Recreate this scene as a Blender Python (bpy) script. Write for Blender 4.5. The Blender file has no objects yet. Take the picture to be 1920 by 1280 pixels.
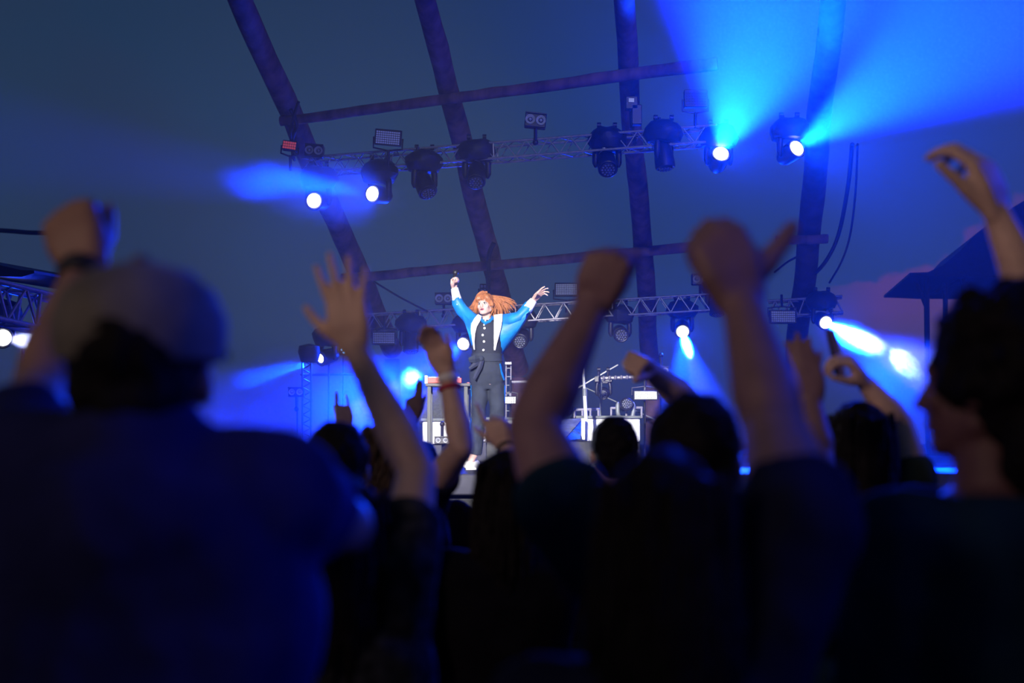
import bpy, bmesh, math, random
from mathutils import Vector, Matrix, Euler, noise
random.seed(7)
R = math.radians
S = bpy.context.scene
C = S.collection

# ------------------------------------------------------------------ camera
F = 1920 * 50 / 36.0
PITCH = math.atan(170 / F)
CAMZ = 1.6
cam_d = bpy.data.cameras.new('camera'); cam = bpy.data.objects.new('camera', cam_d); C.objects.link(cam)
cam.location = (0, 0, CAMZ); cam.rotation_euler = (math.pi / 2 + PITCH, 0, 0)
cam_d.lens = 50; cam_d.sensor_width = 36; cam_d.clip_start = 0.05; cam_d.clip_end = 800
cam_d.dof.use_dof = True; cam_d.dof.focus_distance = 13.7; cam_d.dof.aperture_fstop = 2.1
S.camera = cam
S.view_settings.view_transform = 'Standard'; S.view_settings.look = 'None'
S.view_settings.gamma = 1; S.view_settings.exposure = 0.0
S.view_settings.use_curve_mapping = False
cy = S.cycles
cy.use_denoising = True
cy.max_bounces = 5; cy.diffuse_bounces = 2; cy.glossy_bounces = 2; cy.volume_bounces = 0; cy.transmission_bounces = 3
cy.volume_step_rate = 1.0; cy.volume_max_steps = 128
cy.sample_clamp_indirect = 3.0

def P(px, py, d):
    """the point seen at pixel (px, py) of the 1920x1280 frame, d metres out into the place"""
    a = (px - 960) / F; b = (640 - py) / F
    c, s = math.cos(PITCH), math.sin(PITCH)
    k = d / (c - b * s)
    return Vector((a * k, d, CAMZ + (s + b * c) * k))

# ------------------------------------------------------------------ node helpers
def mat(name, col, rough=0.6, metal=0.0, noise_amt=0.0, noise_scale=8, bump=0.0, emit=None, estr=0, stretch=None, spec=0.5, sheen=0):
    m = bpy.data.materials.new(name); m.use_nodes = True
    nt = m.node_tree; b = nt.nodes['Principled BSDF']
    b.inputs['Base Color'].default_value = (*col, 1); b.inputs['Roughness'].default_value = rough
    b.inputs['Metallic'].default_value = metal
    b.inputs['Specular IOR Level'].default_value = spec
    if sheen: b.inputs['Sheen Weight'].default_value = sheen
    if emit:
        b.inputs['Emission Color'].default_value = (*emit, 1); b.inputs['Emission Strength'].default_value = estr
    tc = nt.nodes.new('ShaderNodeTexCoord'); mp = nt.nodes.new('ShaderNodeMapping')
    nt.links.new(tc.outputs['Object'], mp.inputs['Vector'])
    if stretch: mp.inputs['Scale'].default_value = stretch
    nz = nt.nodes.new('ShaderNodeTexNoise'); nz.inputs['Scale'].default_value = noise_scale; nz.inputs['Detail'].default_value = 5
    nt.links.new(mp.outputs[0], nz.inputs['Vector'])
    if noise_amt:
        cr = nt.nodes.new('ShaderNodeValToRGB')
        cr.color_ramp.elements[0].position = 0.3; cr.color_ramp.elements[1].position = 0.7
        cr.color_ramp.elements[0].color = (*[c * (1 - noise_amt) for c in col], 1)
        cr.color_ramp.elements[1].color = (*[min(1, c * (1 + noise_amt)) for c in col], 1)
        nt.links.new(nz.outputs['Fac'], cr.inputs['Fac']); nt.links.new(cr.outputs[0], b.inputs['Base Color'])
    if bump:
        bp = nt.nodes.new('ShaderNodeBump'); bp.inputs['Strength'].default_value = bump; bp.inputs['Distance'].default_value = 0.02
        nt.links.new(nz.outputs['Fac'], bp.inputs['Height']); nt.links.new(bp.outputs[0], b.inputs['Normal'])
    return m

def mathn(nt, op, a, b=None, c=None, clamp=False):
    n = nt.nodes.new('ShaderNodeMath'); n.operation = op; n.use_clamp = clamp
    for i, v in enumerate((a, b, c)):
        if v is None: continue
        if isinstance(v, (int, float)): n.inputs[i].default_value = v
        else: nt.links.new(v, n.inputs[i])
    return n.outputs[0]

# ------------------------------------------------------------------ world: dusk sky with low pink cloud
W = bpy.data.worlds.new('dusk_sky'); S.world = W; W.use_nodes = True
nt = W.node_tree; bg = nt.nodes['Background']
tc = nt.nodes.new('ShaderNodeTexCoord'); sp = nt.nodes.new('ShaderNodeSeparateXYZ')
nt.links.new(tc.outputs['Generated'], sp.inputs[0])
ysafe = mathn(nt, 'MAXIMUM', sp.outputs['Y'], 0.05)
az = mathn(nt, 'DIVIDE', sp.outputs['X'], ysafe); el = mathn(nt, 'DIVIDE', sp.outputs['Z'], ysafe)
ramp = nt.nodes.new('ShaderNodeValToRGB'); cr = ramp.color_ramp
cr.elements[0].position = 0.0; cr.elements[0].color = (0.024, 0.033, 0.085, 1)
cr.elements[1].position = 1.0; cr.elements[1].color = (0.012, 0.028, 0.066, 1)
e = cr.elements.new(0.16); e.color = (0.022, 0.044, 0.095, 1)
e = cr.elements.new(0.5); e.color = (0.017, 0.042, 0.086, 1)
nt.links.new(mathn(nt, 'MULTIPLY', el, 2.2, clamp=True), ramp.inputs['Fac'])
nz = nt.nodes.new('ShaderNodeTexNoise'); nz.inputs['Scale'].default_value = 14; nz.inputs['Detail'].default_value = 7
nt.links.new(tc.outputs['Generated'], nz.inputs['Vector'])
nz2 = nt.nodes.new('ShaderNodeTexNoise'); nz2.inputs['Scale'].default_value = 3.2; nz2.inputs['Detail'].default_value = 4
nt.links.new(tc.outputs['Generated'], nz2.inputs['Vector'])
# pink bank: its edge climbs to the right
edge = mathn(nt, 'MULTIPLY_ADD', az, 0.56, 0.094 - 0.225 * 0.56)
edge = mathn(nt, 'ADD', edge, mathn(nt, 'MULTIPLY_ADD', nz.outputs['Fac'], 0.16, -0.082))
pm = mathn(nt, 'MULTIPLY', mathn(nt, 'SUBTRACT', edge, el), 130, clamp=True)
pm = mathn(nt, 'MULTIPLY', pm, mathn(nt, 'MULTIPLY_ADD', az, 20, -4.2, clamp=True))
pm = mathn(nt, 'MULTIPLY', pm, mathn(nt, 'MULTIPLY_ADD', el, 16, -0.4, clamp=True))
mx = nt.nodes.new('ShaderNodeMix'); mx.data_type = 'RGBA'
nt.links.new(pm, mx.inputs[0]); nt.links.new(ramp.outputs[0], mx.inputs[6]); mx.inputs[7].default_value = (0.085, 0.044, 0.095, 1)
# faint mauve and dark streaks over the rest
mx2 = nt.nodes.new('ShaderNodeMix'); mx2.data_type = 'RGBA'
nt.links.new(mathn(nt, 'MULTIPLY_ADD', nz2.outputs['Fac'], 3.0, -1.5, clamp=True), mx2.inputs[0])
nt.links.new(mx.outputs[2], mx2.inputs[6]); mx2.inputs[7].default_value = (0.024, 0.034, 0.066, 1)
nt.links.new(mx2.outputs[2], bg.inputs['Color']); bg.inputs['Strength'].default_value = 1.0

# ------------------------------------------------------------------ lights away from the stage
BLUE = (0.0005, 0.036, 1.0); DEEP = (0.0002, 0.0105, 1.0)
def spot(name, loc, target, half, watts, col, blend=0.5, radius=0.06, parent=None):
    d = bpy.data.lights.new(name, 'SPOT'); d.energy = watts; d.color = col
    d.spot_size = 2 * R(half); d.spot_blend = blend; d.shadow_soft_size = radius
    o = bpy.data.objects.new(name, d); C.objects.link(o); o.location = loc
    o.rotation_euler = (Vector(target) - Vector(loc)).to_track_quat('-Z', 'Y').to_euler()
    return o
singer_mid = P(915, 690, 13.7)
spot('follow_spot', (-5.5, -14, 9.0), singer_mid, 3.6, 95000, (1.0, 0.95, 0.93), 0.6, 0.15)
spot('front_wash', (6, -14, 9.0), P(1050, 760, 17), 8, 5000, (0.75, 0.85, 1.0), 0.9, 0.3)
spot('warm_arm_fill', (-6.5, -5, 5.2), (0, 3, 3.2), 13.5, 1000, (1.0, 0.66, 0.48), .6, .9)  # unseen warm spot added to brighten raised arms, aimed above the backs

spot('blue_side_fill', (6.5, 6.5, 4.6), (-.3, 1.9, 1.6), 32, 900, BLUE, .8, .3)  # unseen blue spot added for the blue on the crowd's right sides
spot('blue_shoulder_fill', (6.0, .5, 4.7), (-.2, 1.8, 1.5), 5.5, 800, BLUE, .9, .2)  # second unseen blue spot, added to tint the capped person's right shoulder
# ------------------------------------------------------------------ mesh helpers
class MB:
    def __init__(s): s.v = []; s.f = []
    def add(s, vs, fs):
        n = len(s.v); s.v += [Vector(x) for x in vs]; s.f += [tuple(i + n for i in f) for f in fs]
    def box(s, c, sz, rot=None):
        c = Vector(c); rot = rot or Matrix.Identity(3)
        hx, hy, hz = sz[0] / 2, sz[1] / 2, sz[2] / 2
        b = min(hx, hy, hz) * 0.14
        vs = []
        bm = bmesh.new(); bmesh.ops.create_cube(bm, size=1)
        for v in bm.verts: v.co = Vector((v.co.x * 2 * hx, v.co.y * 2 * hy, v.co.z * 2 * hz))
        bmesh.ops.bevel(bm, geom=bm.edges[:], offset=b, segments=1, affect='EDGES')
        bm.verts.index_update()
        s.add([c + rot @ v.co for v in bm.verts], [[v.index for v in f.verts] for f in bm.faces]); bm.free()
    def loft(s, rings, close=True):
        n = len(rings[0]); vs = [p for r in rings for p in r]; fs = []
        for i in range(len(rings) - 1):
            for j in range(n):
                a = i * n + j; b = i * n + (j + 1) % n
                fs.append((a, b, b + n, a + n))
        if close:
            fs.append(tuple(reversed(range(n)))); k = (len(rings) - 1) * n; fs.append(tuple(k + j for j in range(n)))
        s.add(vs, fs)
    def tube(s, pts, rad, n=10, round_ends=False, flat=None):
        pts = [Vector(p) for p in pts]
        if not isinstance(rad, (list, tuple)): rad = [rad] * len(pts)
        rad = list(rad)
        if round_ends:
            d0 = (pts[0] - pts[1]).normalized(); d1 = (pts[-1] - pts[-2]).normalized()
            r0, r1 = rad[0], rad[-1]
            pre = [(pts[0] + d0 * r0 * k, r0 * math.sqrt(max(0.0004, 1 - k * k))) for k in (0.98, 0.8, 0.45)]
            post = [(pts[-1] + d1 * r1 * k, r1 * math.sqrt(max(0.0004, 1 - k * k))) for k in (0.45, 0.8, 0.98)]
            pts = [p for p, _ in pre] + pts + [p for p, _ in post]
            rad = [r for _, r in pre] + rad + [r for _, r in post]
        rings = []; ref = None
        for i, p in enumerate(pts):
            t = (pts[min(i + 1, len(pts) - 1)] - pts[max(i - 1, 0)])
            if t.length < 1e-9: t = Vector((0, 0, 1))
            t.normalize()
            if ref is None:
                ref = Vector((0, 0, 1)) if abs(t.z) < 0.9 else Vector((1, 0, 0))
                ref = flat.copy() if flat is not None else ref
            u = (ref - t * ref.dot(t)).normalized(); w = t.cross(u); ref = u
            k = 1.0 if flat is None else 0.3
            rings.append([p + (u * math.cos(2 * math.pi * j / n) * k + w * math.sin(2 * math.pi * j / n)) * rad[i] for j in range(n)])
        s.loft(rings)
    def cap(s, a, ra, b, rb, n=14): s.tube([a, b], [ra, rb], n, True)
    def ell(s, c, r, rot=None, n=16, m=10):
        c = Vector(c); rot = rot or Matrix.Identity(3)
        rings = []
        for i in range(m + 1):
            th = math.pi * i / m; z = -math.cos(th); q = max(0.01, math.sin(th))
            rings.append([c + rot @ Vector((r[0] * q * math.cos(2 * math.pi * j / n), r[1] * q * math.sin(2 * math.pi * j / n), r[2] * z)) for j in range(n)])
        s.loft(rings)
    def lathe(s, c, prof, rot=None, n=24):
        """prof = [(radius, height)], about local z"""
        c = Vector(c); rot = rot or Matrix.Identity(3)
        s.loft([[c + rot @ Vector((r * math.cos(2 * math.pi * j / n), r * math.sin(2 * math.pi * j / n), z)) for j in range(n)] for r, z in prof])
    def mesh(s, name):
        me = bpy.data.meshes.new(name); me.from_pydata([tuple(v) for v in s.v], [], s.f); me.update()
        bm = bmesh.new(); bm.from_mesh(me); bmesh.ops.recalc_face_normals(bm, faces=bm.faces[:]); bm.to_mesh(me); bm.free()
        return me
    def build(s, name, m, parent=None, smooth=True, voxel=None, it=4, base=None, wob=0, wobs=6):
        base = Vector(base) if base is not None else (Vector(parent['base_point']) if parent and 'base_point' in parent else None)
        me = s.mesh(name)
        if voxel:
            o = bpy.data.objects.new('tmp', me); C.objects.link(o)
            md = o.modifiers.new('r', 'REMESH'); md.mode = 'VOXEL'; md.voxel_size = voxel
            ms = o.modifiers.new('s', 'SMOOTH'); ms.iterations = it; ms.factor = 0.5
            dg = bpy.context.evaluated_depsgraph_get(); dg.update()
            me2 = bpy.data.meshes.new_from_object(o.evaluated_get(dg)); bpy.data.objects.remove(o); bpy.data.meshes.remove(me); me = me2; me.name = name
        if wob:
            me.update()
            ns = [v.normal.copy() for v in me.vertices]
            for v, nn in zip(me.vertices, ns):
                v.co += nn * wob * (noise.noise(v.co * wobs) + 0.5 * noise.noise(v.co * wobs * 2.7))
        me.materials.clear(); me.materials.append(m)
        if smooth:
            for p in me.polygons: p.use_smooth = True
            try: me.set_sharp_from_angle(angle=R(42))
            except Exception: pass
        o = bpy.data.objects.new(name, me); C.objects.link(o)
        if parent is not None:
            # keep world placement under a parent whose origin sits at its base
            root = parent
            while root.parent: root = root.parent
            bl = Vector(root['_b']) if '_b' in root else Vector()
            me.transform(Matrix.Translation(-bl))
            o.parent = parent
        elif base is not None:
            me.transform(Matrix.Translation(-base)); o.location = base; o['_b'] = tuple(base)
        return o

def tag(o, label, cat, group=None, kind=None):
    o['label'] = label
    if cat: o['category'] = cat
    if group: o['group'] = group
    if kind: o['kind'] = kind
    return o
def empty(name, loc, label, cat, group=None):
    o = bpy.data.objects.new(name, None); C.objects.link(o); o.location = loc; o['_b'] = tuple(loc)
    o.empty_display_size = 0.1
    return tag(o, label, cat, group)
def frame_from(z, up=Vector((0, 0, 1))):
    z = Vector(z).normalized()
    x = up.cross(z)
    if x.length < 1e-4: x = Vector((1, 0, 0))
    x.normalize(); y = z.cross(x)
    return Matrix((x, y, z)).transposed()

M = {}
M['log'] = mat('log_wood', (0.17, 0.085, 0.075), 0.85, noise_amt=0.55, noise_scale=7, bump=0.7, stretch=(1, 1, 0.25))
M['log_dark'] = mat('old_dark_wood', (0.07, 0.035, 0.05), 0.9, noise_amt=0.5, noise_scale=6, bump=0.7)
M['alu'] = mat('brushed_aluminium', (0.42, 0.40, 0.44), 0.42, 0.55, noise_amt=0.15, noise_scale=30)
M['black'] = mat('black_plastic', (0.012, 0.012, 0.016), 0.42, noise_amt=0.3, noise_scale=20)
M['cover'] = mat('black_rain_cover', (0.010, 0.011, 0.016), 0.55, noise_amt=0.4, noise_scale=10, bump=0.4)
M['chrome'] = mat('polished_lens', (0.55, 0.58, 0.6), 0.12, 0.6)
M['glass'] = mat('dark_lens_glass', (0.05, 0.055, 0.06), 0.08, 0.1, noise_amt=0.1)
M['cell'] = mat('led_cells', (0.55, 0.57, 0.62), 0.25, 0.1, noise_amt=0.1)
M['slate'] = mat('slate_grey_metal', (.05, .056, .056), .5)
M['cell_dim'] = mat('grey_led_cells', (0.16, 0.17, 0.2), 0.2)
M['on'] = mat('lit_lens', (0.9, 0.9, 0.9), 0.3, emit=(1.0, 1.0, 1.0), estr=9)
M['on_cell'] = mat('lit_led_cells', (0.9, 0.9, 0.9), 0.3, emit=(0.92, 1.0, 0.92), estr=0.85)
M['dim_cell'] = mat('dim_led_cells', (0.5, 0.5, 0.62), 0.3, emit=(0.25, 0.33, 0.8), estr=0.12)
M['red_cell'] = mat('red_indicator', (0.5, 0.08, 0.06), 0.4, emit=(0.9, 0.12, 0.1), estr=0.28)
M['grey'] = mat('grey_painted_metal', (0.20, 0.22, 0.22), 0.5, 0.2, noise_amt=0.2)
M['white'] = mat('white_laminate', (0.82, 0.84, 0.82), 0.5, noise_amt=0.05)
M['deck'] = mat('scuffed_stage_deck', (0.05, 0.05, 0.075), 0.7, noise_amt=0.4, noise_scale=3, bump=0.2)
M['felt'] = mat('grey_stage_carpet', (0.17, 0.19, 0.17), 0.95, noise_amt=0.5, noise_scale=9, bump=0.5)
M['amp'] = mat('speckled_black_case', (0.030, 0.036, 0.034), 0.65, noise_amt=0.6, noise_scale=60)
M['cable'] = mat('black_rubber', (0.012, 0.012, 0.02), 0.6, noise_amt=0.2)
M['bluev'] = mat('blue_printed_vinyl', (0.005, 0.10, 0.75), 0.5, noise_amt=0.7, noise_scale=14)
M['ground'] = mat('trampled_grass', (0.015, 0.02, 0.012), 1.0, noise_amt=0.5, noise_scale=3, bump=0.5)

# ------------------------------------------------------------------ setting
STZ = 1.24
m = MB(); m.box((0, 60, -0.15), (260, 260, 0.3)); g = m.build('ground', M['ground']); tag(g, 'dark trampled festival field under the crowd', None, kind='structure')
m = MB(); m.box((0.4, 17.2, STZ - 0.09), (15.5, 9.8, 0.18))
g = m.build('floor', M['deck'], base=(0.4, 17.2, STZ - 0.18)); g.name = 'floor_stage_deck'; tag(g, 'dark stage deck the singer stands on', None, kind='structure')
m = MB(); m.box((0.4, 12.5, 0.53), (15.3, 0.12, 1.06))
g = m.build('trim_stage_front', M['cover']); tag(g, 'black cloth front of the stage', None, kind='structure')

# ------------------------------------------------------------------ roof frame of logs over the stage
def roofz(d): return 2.95 + 0.4537 * (19 - d)
def on_roof(px, py, off=0.0):
    lo, hi = 8.0, 26.0
    for _ in range(50):
        md = (lo + hi) / 2; p = P(px, py, md)
        if p.z > roofz(md) + off: hi = md
        else: lo = md
    return P(px, py, lo)
def log(name, pts, rad, label, cat, mt='log', group=None):
    """a slightly crooked tapering log; pts from thick to thin end"""
    a, b = Vector(pts[0]), Vector(pts[-1]); n = 26; L = (b - a).length
    ps = []; rs = []
    for i in range(n + 1):
        t = i / n; p = a.lerp(b, t)
        w = 0.025 * L / 6
        p += Vector((w * noise.noise(Vector((t * 5, a.x * 3, 1))), 0, w * noise.noise(Vector((t * 5, a.x * 3, 9)))))
        ps.append(p); rs.append((rad[0] + (rad[1] - rad[0]) * t) * (1 + 0.07 * noise.noise(Vector((t * 17, a.x, 4)))))
    m = MB(); m.tube(ps, rs, 18)
    low = a if a.z < b.z else b
    o = m.build(name, M[mt], base=low, wob=0.006, wobs=9)
    tag(o, label, cat, group); return o
RG = 'log rafters of the stage roof'
raf_px = [((735, 655), (438, -30), (0.14, 0.11)), ((972, 690), (790, -30), (0.145, 0.095)),
          ((1222, 690), (1166, -40), (0.125, 0.095)), ((1490, 690), (1568, -60), (0.145, 0.12))]
raf_lab = ['leftmost sloping log rafter of the open roof, leaning far left', 'sloping log rafter rising straight behind the singer',
           'near upright dark log rafter right of the singer, with a small box strapped on', 'rightmost dark log rafter, seen below the bright blue beams']
feet = []
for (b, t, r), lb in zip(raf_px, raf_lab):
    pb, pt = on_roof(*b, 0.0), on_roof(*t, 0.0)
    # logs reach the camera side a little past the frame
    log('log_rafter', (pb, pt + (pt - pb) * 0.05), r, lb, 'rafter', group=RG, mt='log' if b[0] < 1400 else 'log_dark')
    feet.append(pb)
for (p, lb) in zip(feet, ['timber post under the leftmost rafter, behind the stage', 'timber post holding the rafter behind the singer', 'timber post under the near upright rafter', 'timber post under the rightmost rafter']):
    log('timber_post', ((p.x + 0.03, p.y + 0.05, 0), (p.x, p.y + 0.02, p.z - 0.13)), (0.13, 0.115), lb, 'post', group='posts of the stage roof', mt='log_dark')
def purlin(a, b, r, lb, off=-0.2):
    pa, pb = on_roof(*a, off), on_roof(*b, off)
    return log('log_purlin', (pa, pb), r, lb, 'beam', group='log crossbeams under the rafters')
purlin((526, 227), (1345, 119), (0.049, 0.064), 'upper log crossbeam running level under the rafters')
purlin((640, 521), (1322, 462), (0.06, 0.06), 'lower log crossbeam passing above the singer')
purlin((1455, 450), (1552, 448), (0.055, 0.055), 'short stub of log crossbeam tied to the rightmost rafter')

# chain hoists and straps at the crossings
def rope(name, pts, r, lb, cat, mt='cable', group=None, n=8):
    pts = [Vector(p) for p in pts]; out = []
    for i in range(len(pts) - 1):
        p0 = pts[max(i - 1, 0)]; p1 = pts[i]; p2 = pts[i + 1]; p3 = pts[min(i + 2, len(pts) - 1)]
        for k in range(7):
            t = k / 7
            out.append(0.5 * ((2 * p1) + (p2 - p0) * t + (2 * p0 - 5 * p1 + 4 * p2 - p3) * t * t + (3 * p1 - p0 - 3 * p2 + p3) * t ** 3))
    out.append(pts[-1])
    m = MB(); m.tube(out, r, n); o = m.build(name, M[mt], base=min(out, key=lambda q: q.z)); tag(o, lb, cat, group); return o
rope('lashing_strap', [on_roof(545, 205, -.28), on_roof(556, 232, -.34), on_roof(548, 262, -.3), P(550, 296, 14.5)], 0.02, 'black strap lashing the upper crossbeam to the leftmost rafter', 'strap')
rope('lashing_strap', [on_roof(560, 190, -.25), on_roof(552, 215, -.33), on_roof(545, 250, -.3), on_roof(552, 300, -.3)], 0.016, 'black strap end hanging below the leftmost crossing of logs', 'strap')
rope('lashing_strap', [on_roof(926, 455, -.2), on_roof(917, 478, -.3), on_roof(916, 505, -.3), on_roof(915, 545, -.3)], 0.028, 'dark strap round the lower crossbeam above the singer', 'strap')
rope('lashing_strap', [on_roof(1183, 200, -.2), on_roof(1186, 245, -.3), P(1190, 268, 14.1)], 0.022, 'black hoist strap from the upright rafter down to the truss', 'strap')
rope('stage_cable', [on_roof(1598, 270, -.1), on_roof(1590, 350, -.15), on_roof(1572, 440, -.15), P(1548, 490, 17.2), P(1520, 520, 17.6)], 0.024, 'thick black cable sagging beside the rightmost rafter', 'cable', group='cables by the rightmost rafter')
rope('stage_cable', [on_roof(1608, 270, -.1), on_roof(1604, 360, -.15), on_roof(1594, 440, -.15), P(1578, 490, 17.2), P(1555, 530, 17.6)], 0.013, 'thin outer cable hanging right of the thick one', 'cable', group='cables by the rightmost rafter')
rope('guy_wire', [P(700, 527, 17.6), P(748, 556, 17.7), P(802, 584, 17.9)], 0.012, 'thin guy wire slanting down to the rear truss, left of the singer', 'wire')
rope('guy_wire', [P(1502, 478, 17.6), P(1478, 490, 17.7), P(1452, 510, 17.9)], 0.014, 'short guy wire under the crossbeam stub at the right', 'wire')
rope('overhead_wire', [P(-60, 428, 30), P(20, 433, 30), P(60, 436, 30), P(118, 436, 30)], 0.05, 'dark overhead wire far behind the raised fist at the left', 'wire')

# ------------------------------------------------------------------ aluminium trusses
def truss(a, b, h, lb, bays=22, depth=None, rc=0.017, rb=0.008, group='aluminium lighting trusses'):
    a, b = Vector(a), Vector(b); depth = depth or h
    ax = (b - a).normalized(); up = Vector((0, 0, 1)); up = (up - ax * up.dot(ax)).normalized(); dp = ax.cross(up)
    if dp.y < 0: dp = -dp
    e = empty('lighting_truss', a, lb, 'truss', group)
    cs = [(sx, sy) for sx in (-1, 1) for sy in (0, 1)]
    off = lambda sz, sy: up * (h / 2 * sz) + dp * (depth * sy)
    for sz, sy in cs:
        m = MB(); m.tube([a + off(sz, sy), b + off(sz, sy)], rc, 10); m.build('chord', M['alu'], e)
    m = MB(); L = (b - a)
    for i in range(bays):
        p, q = a + L * (i / bays), a + L * ((i + 1) / bays); md = (p + q) / 2
        for sy in (0, 1):
            if i % 5 == 4:
                m.tube([p + off(-1, sy), p + off(1, sy)], rb * 1.3, 6)
            m.tube([p + off(-1, sy), md + off(1, sy)], rb, 6); m.tube([md + off(1, sy), q + off(-1, sy)], rb, 6)
        for sz in (-1, 1):
            m.tube([p + off(sz, 0), md + off(sz, 1)], rb, 6); m.tube([md + off(sz, 1), q + off(sz, 0)], rb, 6)
    m.build('lattice_brace', M['alu'], e)
    return e
truss(P(565, 310, 14.6), P(1345, 249, 13.9), 0.16, 'upper aluminium truss hung across the roof, carrying rows of lamps', 19, 0.24, 0.013, 0.006)
truss(P(645, 606, 18.0), P(1330, 566, 17.7), 0.20, 'rear aluminium truss passing behind the singer', 19, 0.24, 0.013, 0.007)
truss(P(1440, 579, 17.9), P(1580, 570, 17.7), 0.20, 'short rear truss end at the rightmost rafter', 5, 0.24)
truss(P(-160, 525, 11), P(125, 592, 12.2), 0.30, 'blue lit truss at the left edge of the picture', 5, 0.27, 0.024, 0.014)

# ------------------------------------------------------------------ stage lamps
def moving_head(px, py, d, aim, lit, label, sc=1.0, cover=True, hang=True, beam=None, group='moving head lamps', metal='black', lens_r=0.074, post=False):
    """px,py: where the lens shows. aim: direction the head points"""
    lens = P(px, py, d); aim = Vector(aim).normalized()
    up = Vector((0, 0, 1 if hang else -1))
    hc = lens - aim * 0.13 * sc                    # tilt axis in the middle of the head
    top = hc + up * 0.235 * sc
    e = empty('moving_head_lamp', hc - Vector((0, 0, 0.2 * sc)) if hang else hc - Vector((0, 0, .27 * sc)), label, 'stage lamp', group)
    pan = math.atan2(aim.x, -aim.y); Rz = Matrix.Rotation(pan, 3, 'Z')
    m = MB()
    if cover:
        m.lathe(top + up * 0.03 * sc, [(0.03 * sc, -0.13 * sc), (0.11 * sc, -0.14 * sc), (0.16 * sc, -0.12 * sc), (0.195 * sc, -0.05 * sc), (0.19 * sc, 0.01), (0.15 * sc, 0.06 * sc), (0.08 * sc, 0.09 * sc), (0.02 * sc, 0.095 * sc)] if hang else [(0.02 * sc, -0.085 * sc), (0.14 * sc, -0.05 * sc), (0.165 * sc, 0), (0.12 * sc, .08 * sc)], Rz, 20)
        o = m.build('rain_cover', M['cover'], e, wob=0.03 * sc, wobs=8)
    else:
        m.box(top, (0.30 * sc, 0.22 * sc, 0.10 * sc), Rz); m.box(top - up * 0.05 * sc, (0.16 * sc, 0.16 * sc, 0.04 * sc), Rz)
        m.build('base', M[metal], e)
    m = MB()
    for sx in (-1, 1):
        q = lambda x, z: hc + Rz @ Vector((x * sc, 0, 0)) + up * z * sc
        m.tube([q(sx * 0.06, 0.19), q(sx * 0.105, 0.175), q(sx * 0.118, 0.1), q(sx * 0.12, 0.0), q(sx * 0.115, -0.03)], [0.03 * sc, 0.034 * sc, 0.032 * sc, 0.03 * sc, 0.02 * sc], 10, True)
    m.build('yoke', M[metal], e)
    fr = frame_from(aim); m = MB()
    k = lens_r / 0.074
    m.lathe(hc, [(0.02 * sc, -0.14 * sc), (0.065 * sc, -0.135 * sc), (0.088 * sc, -0.09 * sc), (0.095 * sc, 0), (0.1 * sc, 0.06 * sc), (0.1 * sc, 0.12 * sc), (0.09 * sc * k, 0.128 * sc), (0.078 * sc * k, 0.12 * sc)], fr)
    hd = m.build('lamp_head', M['black'], e)
    m = MB(); r = lens_r * sc
    m.lathe(lens - aim * 0.004, [(r, -0.008), (r, 0.0), (r * 0.8, 0.008), (r * 0.4, 0.013), (0.003, 0.015)], fr)
    m.build('lens', M['on'] if lit else M['glass'], hd)
    if not lit:
        m = MB()
        for ring, cnt in ((0.0, 1), (0.4, 6), (0.78, 12)):
            for i in range(cnt):
                a = 2 * math.pi * i / cnt
                m.ell(lens + fr @ Vector((math.cos(a) * ring * r, math.sin(a) * ring * r, 0.012)), (0.011 * sc, 0.011 * sc, 0.006), fr, 8, 4)
        m.build('led_cell', M['cell_dim'], hd)
    if hang:
        tp = top + up * 0.1 * sc
        for sx in (-0.08, 0.08):
            m = MB(); m.tube([tp + Rz @ Vector((sx * sc, 0, -0.03)), tp + Rz @ Vector((sx * sc, 0, 0.04))], 0.018, 8); m.tube([tp + Vector((sx * sc - 0.02, 0, 0.05)), tp + Vector((sx * sc + 0.02, 0, 0.05))], 0.03, 10)
            m.build('clamp', M['black'], e)
    if post:
        m = MB(); m.tube([hc + Vector((0, .1, 0)), Vector((hc.x, hc.y + .1, STZ))], .014, 8); m.build('stand_pole', M['black'], e)
    if beam:
        for half, watts, col, tgt in beam:
            t = lens + (Vector(tgt) - lens)
            spot('beam_lamp', lens + aim * 0.03, t, half, watts, col, 0.8, 0.05)
        spot('halo_fill', lens + aim * 0.03, lens + aim, 55, beam[0][1] * .006 + 90, BLUE, 0.3, 0.05)  # extra wide spot added to fill the haze round the lens with blue
    return e
def aimed(px, py, d, tpx, tpy, td): return P(tpx, tpy, td) - P(px, py, d)
GU = 'moving head lamps on the upper truss'; GR = 'moving head lamps on the rear truss'
def lit_head(px, py, d, t, half, watts, lab, grp, col=BLUE, extra=(), **kw):
    tgt = P(*t)
    return moving_head(px, py, d, tgt - P(px, py, d), True, lab, group=grp, beam=[(half, watts, col, tgt)] + list(extra), **kw)
BW = 2.6
lit_head(588, 376, 14.4, (430, 352, 12.6), 5, 1700 * BW, 'lit moving head lamp, leftmost on the upper truss, throwing blue to the left', GU)
lit_head(697, 363, 14.4, (450, 325, 12.8), 6.5, 4200 * BW, 'lit moving head lamp on the upper truss, second from its left end', GU)
moving_head(803, 362, 14.35, (0.35, -0.55, -0.8), False, 'unlit covered moving head tilted sideways, between the second lit lamp and the rafter', group=GU)
moving_head(892, 342, 14.3, (-0.05, -0.65, -0.75), False, 'unlit covered moving head showing a ring of cells, in front of the second rafter', group=GU)
moving_head(1140, 318, 14.1, (0.02, -0.75, -0.65), False, 'unlit covered moving head just left of the upright rafter', group=GU)
moving_head(1248, 316, 14.0, (0.12, -0.1, -1), False, 'unlit covered moving head just right of the upright rafter, facing down', group=GU)
lit_head(1352, 287, 13.9, (1450, 0, 11.8), 25, 190000 * BW, 'lit moving head lamp ending the upper truss, throwing a wide blue beam up', GU, col=DEEP)
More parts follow.
